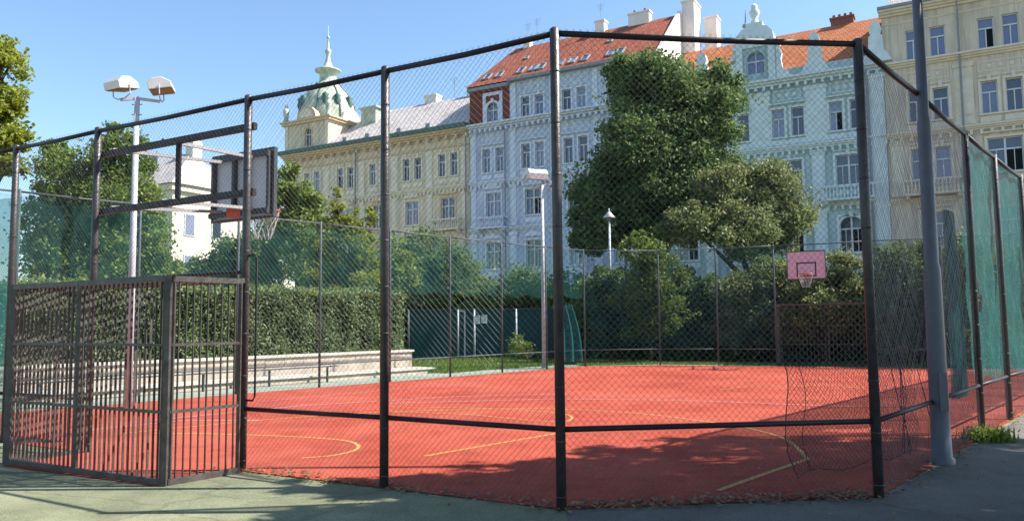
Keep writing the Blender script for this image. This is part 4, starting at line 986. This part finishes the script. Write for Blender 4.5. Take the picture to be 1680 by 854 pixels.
Bb.part('cornice', cornice(0, x(14), 19.3, .48, .7, .55), 'bluetrim'); Bb.part('cornice', cornice(0, x(14), 14.1, .35, .32, .45), 'bluetrim'); Bb.part('cornice', cornice(0, x(14), 9.8, .3, .28), 'bluetrim')
Bb.part('gutter', MB().box(-.1, xb, -.35, .2, 23.0, 23.3).box(xb, x(16.2), -.55, .2, 23.3, 23.55), 'zinc')
strips(Bb, (31.9, 27.7, 23.6, 19.5, 14.6), 14.5, 19.2, .6, 'bluetrim'); strips(Bb, (31.9, 27.7, 23.6, 19.5, 14.6), 10.2, 14.0, .55, 'bluetrim', .07); strips(Bb, (31.9, 27.7, 23.6, 19.5, 14.6), 1, 9.7, .7, 'bluetrim', .12)
strips(Bb, (27.6, 23.7, 19.6), 19.82, 23.2, .5, 'bluetrim', .07, False)
panels(Bb, [(24.4, 27.2), (20.2, 23), (28.6, 31)], 18.3, 18.95, 'bluetrim'); panels(Bb, [(24.4, 27), (20.2, 22.9)], 22.3, 22.9, 'bluetrim')
balcony(Bb, 29.8, 10.0, 3.0, 'bluetrim', .9)
pitched(Bb, 32.4, 14.05, 23.4, 28.8, -.4, 6, 12, 1.7, 0, 'roofred')
fw = [(-.3, 19), (-.3, 23.6), (6, 29.15), (12, 23.6), (12, 19)]
Bb.part('fire_wall', MB().extx(fw, x(14.04), x(13.72)), 'chimney')
ang = math.atan2(5.4, 6.4)
for u in (30.3, 29.0, 26.7, 25.4, 24.6, 22.7, 21.5, 20.3, 17.9, 17): skylight(Bb, u + .6, .55, 24.2 + .02, ang, .7, 1.15)
for u in (28, 19.5): skylight(Bb, u, 3.2, 26.45, ang, .5, .5)
chimney(Bb, 13.7, 12.6, 6.2, 8.2, 23, 29.9, 'chimney', 2); chimney(Bb, 12.3, 11.2, 8.4, 9.7, 23, 28.9, 'chimney', 0)
chimney(Bb, 29.6, 28.9, 5.7, 6.4, 27.5, 29.4, 'chimney', 0); chimney(Bb, 21.9, 21, 5.7, 6.5, 27.8, 29.6, 'chimney', 0); chimney(Bb, 18.6, 16.6, 5.7, 6.5, 27.8, 29.6, 'chimney', 2)
antenna(Bb, 29.2, 6, 29, 2.2); antenna(Bb, 28.2, 6, 28.5, 3); antenna(Bb, 21.4, 6, 29.5, 2); 

# --- mint house
Mm = Bld('apartment_house', 'mint green apartment house with scrolled gables and an orange roof', 13.7); x = Mm.x; holes = []
for i, (a, b) in enumerate(((3.3, 4.7), (-.75, .65), (7.3, 8.7), (11.2, 12.6))):
    for j, u in enumerate((b, a)): holes.append(window(Mm, x(u), 16.3, .9, 2.15, 'single', 'minttrim', 'flat', opened=(i == 1 and j == 0)))
    c = x((a + b) / 2)
    holes.append(window(Mm, c, 12.25, 1.75, 2.3, 'double', 'minttrim', 'panel'))
    holes.append(window(Mm, c, 7.6, 1.6, 2.6, 'double', 'minttrim', 'archhood', opened=True)); holes.append(window(Mm, c, 3.1, 1.6, 2.4, 'double', 'minttrim', 'flat'))
arch = [((h[0] + h[1]) / 2, 1.6, h[3]) for h in holes if abs((h[2] + h[3]) / 2 - 7.6) < .1]
Mm.part('wall', facade(MB(), 0, x(-2.6), 0, 19.2, holes, 12, arch=arch), 'mint')
Mm.part('cornice', cornice(0, x(-2.6), 19.2, .5, .6, .6), 'minttrim'); Mm.part('cornice', cornice(0, x(-2.6), 14.1, .4, .35, .5), 'minttrim'); Mm.part('cornice', cornice(0, x(-2.6), 9.7, .3, .3, .5), 'minttrim')
Mm.part('parapet', MB().box(0, x(-2.6), -.2, .25, 19.7, 20.35), 'mint')
strips(Mm, (10.0, 6.0, 2.0), 14.55, 18.9, 1.5, 'minttrim', .07); strips(Mm, (10.0, 6.0, 2.0), 10, 14.0, .9, 'minttrim', .08); strips(Mm, (-2.1,), .5, 19, .95, 'minttrim', .22); strips(Mm, (10, 6, 2), 1, 9.6, .9, 'minttrim', .12)
panels(Mm, [(3, 5), (-1, 1), (7, 9)], 18.0, 18.8, 'minttrim'); panels(Mm, [(3.1, 4.9), (-.8, 1), (7.1, 8.9)], 14.62, 14.95, 'minttrim')
balcony(Mm, 0.0, 10.0, 3.4, 'minttrim', 1.0); balcony(Mm, 8.0, 10.0, 3.4, 'minttrim', 1.0)
pitched(Mm, 13.7, -2.6, 20.1, 25.2, .3, 6, 12, 0, 0, 'rooforange')
chimney(Mm, 1.4, -.3, 6.0, 6.9, 24, 25.7, 'brick', 4)
gx = x(6.15); gh = window(Mm, gx, 20.95, 1.35, 2.2, 'arch', 'minttrim', 'archhood', y=-.1)
gm = MB(); facade(gm, gx - 1.5, gx + 1.5, 19.72, 22.35, [gh], .7, arch=[(gx, 1.35, 22.05)])
for i in range(len(gm.v)): v = gm.v[i]; gm.v[i] = (v[0], v[1] - .32, v[2])
gb_ = Mm.part('gable', gm, 'mint')
gp = [(-1.75, 22.76), (1.75, 22.76), (1.75, 23.1), (1.45, 23.2), (1.35, 23.8), (1.0, 24.25), (.62, 24.4), (.62, 24.7), (-.62, 24.7), (-.62, 24.4), (-1.0, 24.25), (-1.35, 23.8), (-1.45, 23.2), (-1.75, 23.1)]
MB().ext([(gx + a, b) for a, b in gp], -.42, .5) if 0 else MB().ext([(gx + a, b - .4) for a, b in gp], -.42, .5).build('gable_crown', M['minttrim'], gb_)
for sg in (-1, 1):
    pc = MB()
    pc.box(gx + sg * 1.2 - .25, gx + sg * 1.2 + .25, -.42, -.322, 19.75, 22.35)
    pc.ext([(gx + sg * a, b) for a, b in (((1.51, 22.3), (1.51, 19.75), (2.6, 19.75), (2.35, 20.1), (1.95, 20.5), (1.85, 21.2), (1.95, 21.6), (1.75, 22.1)) [::-sg])], -.3, .1)
    pc.build('gable_scroll', M['minttrim'], gb_)
MB().lathe([(.3, 24.7), (.3, 24.95), (.16, 25.05), (.34, 25.35), (.42, 25.65), (.22, 25.95), (.28, 26.1), (.1, 26.3)], 10, (gx, 0)).build('shell_finial', M['minttrim'], gb_, (0, 0, -.4), smooth=True)
for u in (10.3, 1.9, -2.2):
    c = x(u); q = MB().ext([(c - 1.0, 19.75), (c + 1.0, 19.75), (c + .8, 20.2), (c + .5, 20.6), (c + .45, 21.6), (c + .3, 21.75), (c + .42, 22.1), (c + .3, 22.5), (c, 22.85), (c - .3, 22.5), (c - .42, 22.1), (c - .3, 21.75), (c - .45, 21.6), (c - .5, 20.6), (c - .8, 20.2)], -.35, .2)
    Mm.part('small_gable', q, 'minttrim')
Mm.part('roof_vent', MB().tube([(x(7.9), 5, 24), (x(7.9), 5, 26)], .06, 6).lathe([(.1, 26), (.3, 26.1), (.3, 26.3), (.1, 26.45), (.02, 27.6)], 10, (x(7.9), 5)), 'zinc')

# --- beige house
Be = Bld('apartment_house', 'tall beige apartment house at the right edge of the street front', -2.62); x = Be.x; holes = []
us = [(-4.55, -6.05), (-8.9, -10.3), (-13.2, -14.7), (-17.6, -19.0)]
for i, (a, b) in enumerate(us):
    for j, u in enumerate((a, b)):
        holes.append(window(Be, x(u), 20.65, .95, 2.1, 'single', 'beigetrim', None, opened=(i == 1 and j == 0)))
        holes.append(window(Be, x(u), 16.25, .95, 2.2, 'single', 'beigetrim', 'panel'))
    if i == 0:
        for u in (-4.55, -6.0): holes.append(window(Be, x(u), 12.0, .95, 2.5, 'single', 'beigetrim', 'panel'))
        balcony(Be, -5.3, 9.9, 3.6, 'beigetrim', 1.0)
    else: holes.append(window(Be, x((a + b) / 2), 12.3, 2.0, 2.3, 'double', 'beigetrim', 'flat', opened=(i == 1)))
    holes.append(window(Be, x((a + b) / 2), 7.6, 1.7, 2.4, 'double', 'beigetrim', 'flat')); holes.append(window(Be, x((a + b) / 2), 3.2, 1.7, 2.4, 'double', 'beigetrim', 'flat'))
Be.part('wall', facade(MB(), 0, x(-22), 0, 22.9, holes, 12), 'beige')
Be.part('cornice', cornice(-.15, x(-22), 22.9, .45, .6, 0), 'beigetrim'); Be.part('cornice', cornice(0, x(-22), 19.1, .4, .45, 0), 'beigetrim'); Be.part('cornice', cornice(0, x(-22), 14.1, .35, .35, .6), 'beigetrim'); Be.part('cornice', cornice(0, x(-22), 9.5, .3, .3, 0), 'beigetrim')
Be.part('gutter', MB().box(-.2, x(-22), -.72, .1, 23.36, 23.55), 'zinc')
strips(Be, (-7.45, -11.8, -16.2), 14.5, 18.9, 1.1, 'beigetrim', .06); strips(Be, (-3.2,), 10, 14, .8, 'beigetrim', .06)
panels(Be, [(-4, -6.6), (-8.3, -10.9), (-12.7, -15.2)], 18.0, 18.7, 'beigetrim')
Be.part('string_course', cornice(0, x(-22), 22.3, .12, .08, 0, 2), 'beigetrim')
pitched(Be, -2.9, -22, 23.56, 26.8, -.1, 3.5, 12, .8, 0, 'roofpale')
chimney(Be, -3.3, -4.4, 2.2, 3.2, 24, 27.6, 'brick', 3)

for B_, us_, top_ in ((Y, (32.6, 45.9), 19.3), (Bb, (28.4, 14.3), 19.3), (Mm, (13.4, -1.5), 19.2), (Be, (-7.3, -16.0), 22.9)):
    for u_ in us_:
        xx = B_.x(u_); B_.part('downpipe', MB().tube([(xx, -.62, top_ + .1), (xx, -.3, top_ - .5), (xx, -.3, .2)], .07, 8), 'zinc', smooth=True)
# --- far pale house between the left trees
fh = thing('distant_house', 'pale distant house with a hipped roof seen behind the left backboard', 'house', (at(280, 450, 60).x, 60, 0), R(-29.5))
def hb(m_, name, mb, p=fh): return mb.build(name, M[m_], p)
hb('cream', 'wall', MB().box(-7, 0, 0, 7, 0, 12.2)); hb('yellowtrim', 'cornice', MB().box(-7.3, .3, -.3, 7.3, 12.2, 12.7))
hb('roofpale', 'roof', MB().add([(-7.4, -.5, 12.7), (.5, -.5, 12.7), (.5, 7.5, 12.7), (-7.4, 7.5, 12.7), (-4.4, 3.2, 16), (-2.2, 3.2, 16)], [(0, 1, 5, 4), (1, 2, 5), (2, 3, 4, 5), (3, 0, 4)]))
hb('chimney', 'chimney', MB().box(-2.5, -1.6, 3.0, 3.9, 14.8, 17.0)); hb('zinc', 'chimney', MB().box(-5.4, -4.2, 1.6, 3, 14, 15.9))
for z in (3, 6.3, 9.6):
    for xx in (-5.6, -3.4, -1.4):
        f = MB().box(xx - .55, xx + .55, -.06, .0, z - .9, z + .9).build('window', M['white'], fh); MB().box(xx - .45, xx + .45, -.075, -.061, z - .8, z + .8).build('pane', M['glass'], f)
    for yy in (1.6, 4.2):
        f = MB().box(0, .06, yy - .5, yy + .5, z - .9, z + .9).build('window', M['white'], fh); MB().box(.061, .075, yy - .4, yy + .4, z - .8, z + .8).build('pane', M['glass'], f)
lw = thing('garden_annex', 'low sunlit cream annex behind the trees below the left backboard', 'house', (at(325, 450, 48).x, 48, 0), R(-29.5))
hb('cream', 'wall', MB().box(-3, 2.6, 0, 6, 0, 5.2), lw); hb('zinc', 'roof', MB().box(-3.2, 2.8, -.2, 6.2, 5.2, 5.5), lw)
for yy in (1.5, 3.6): hb('void', 'doorway', MB().box(2.6, 2.64, yy, yy + .9, .1, 2.3), lw)
for xx in (-1.8, .2): hb('glass', 'window', MB().box(xx, xx + 1, -.03, 0, 2.2, 3.8), lw)
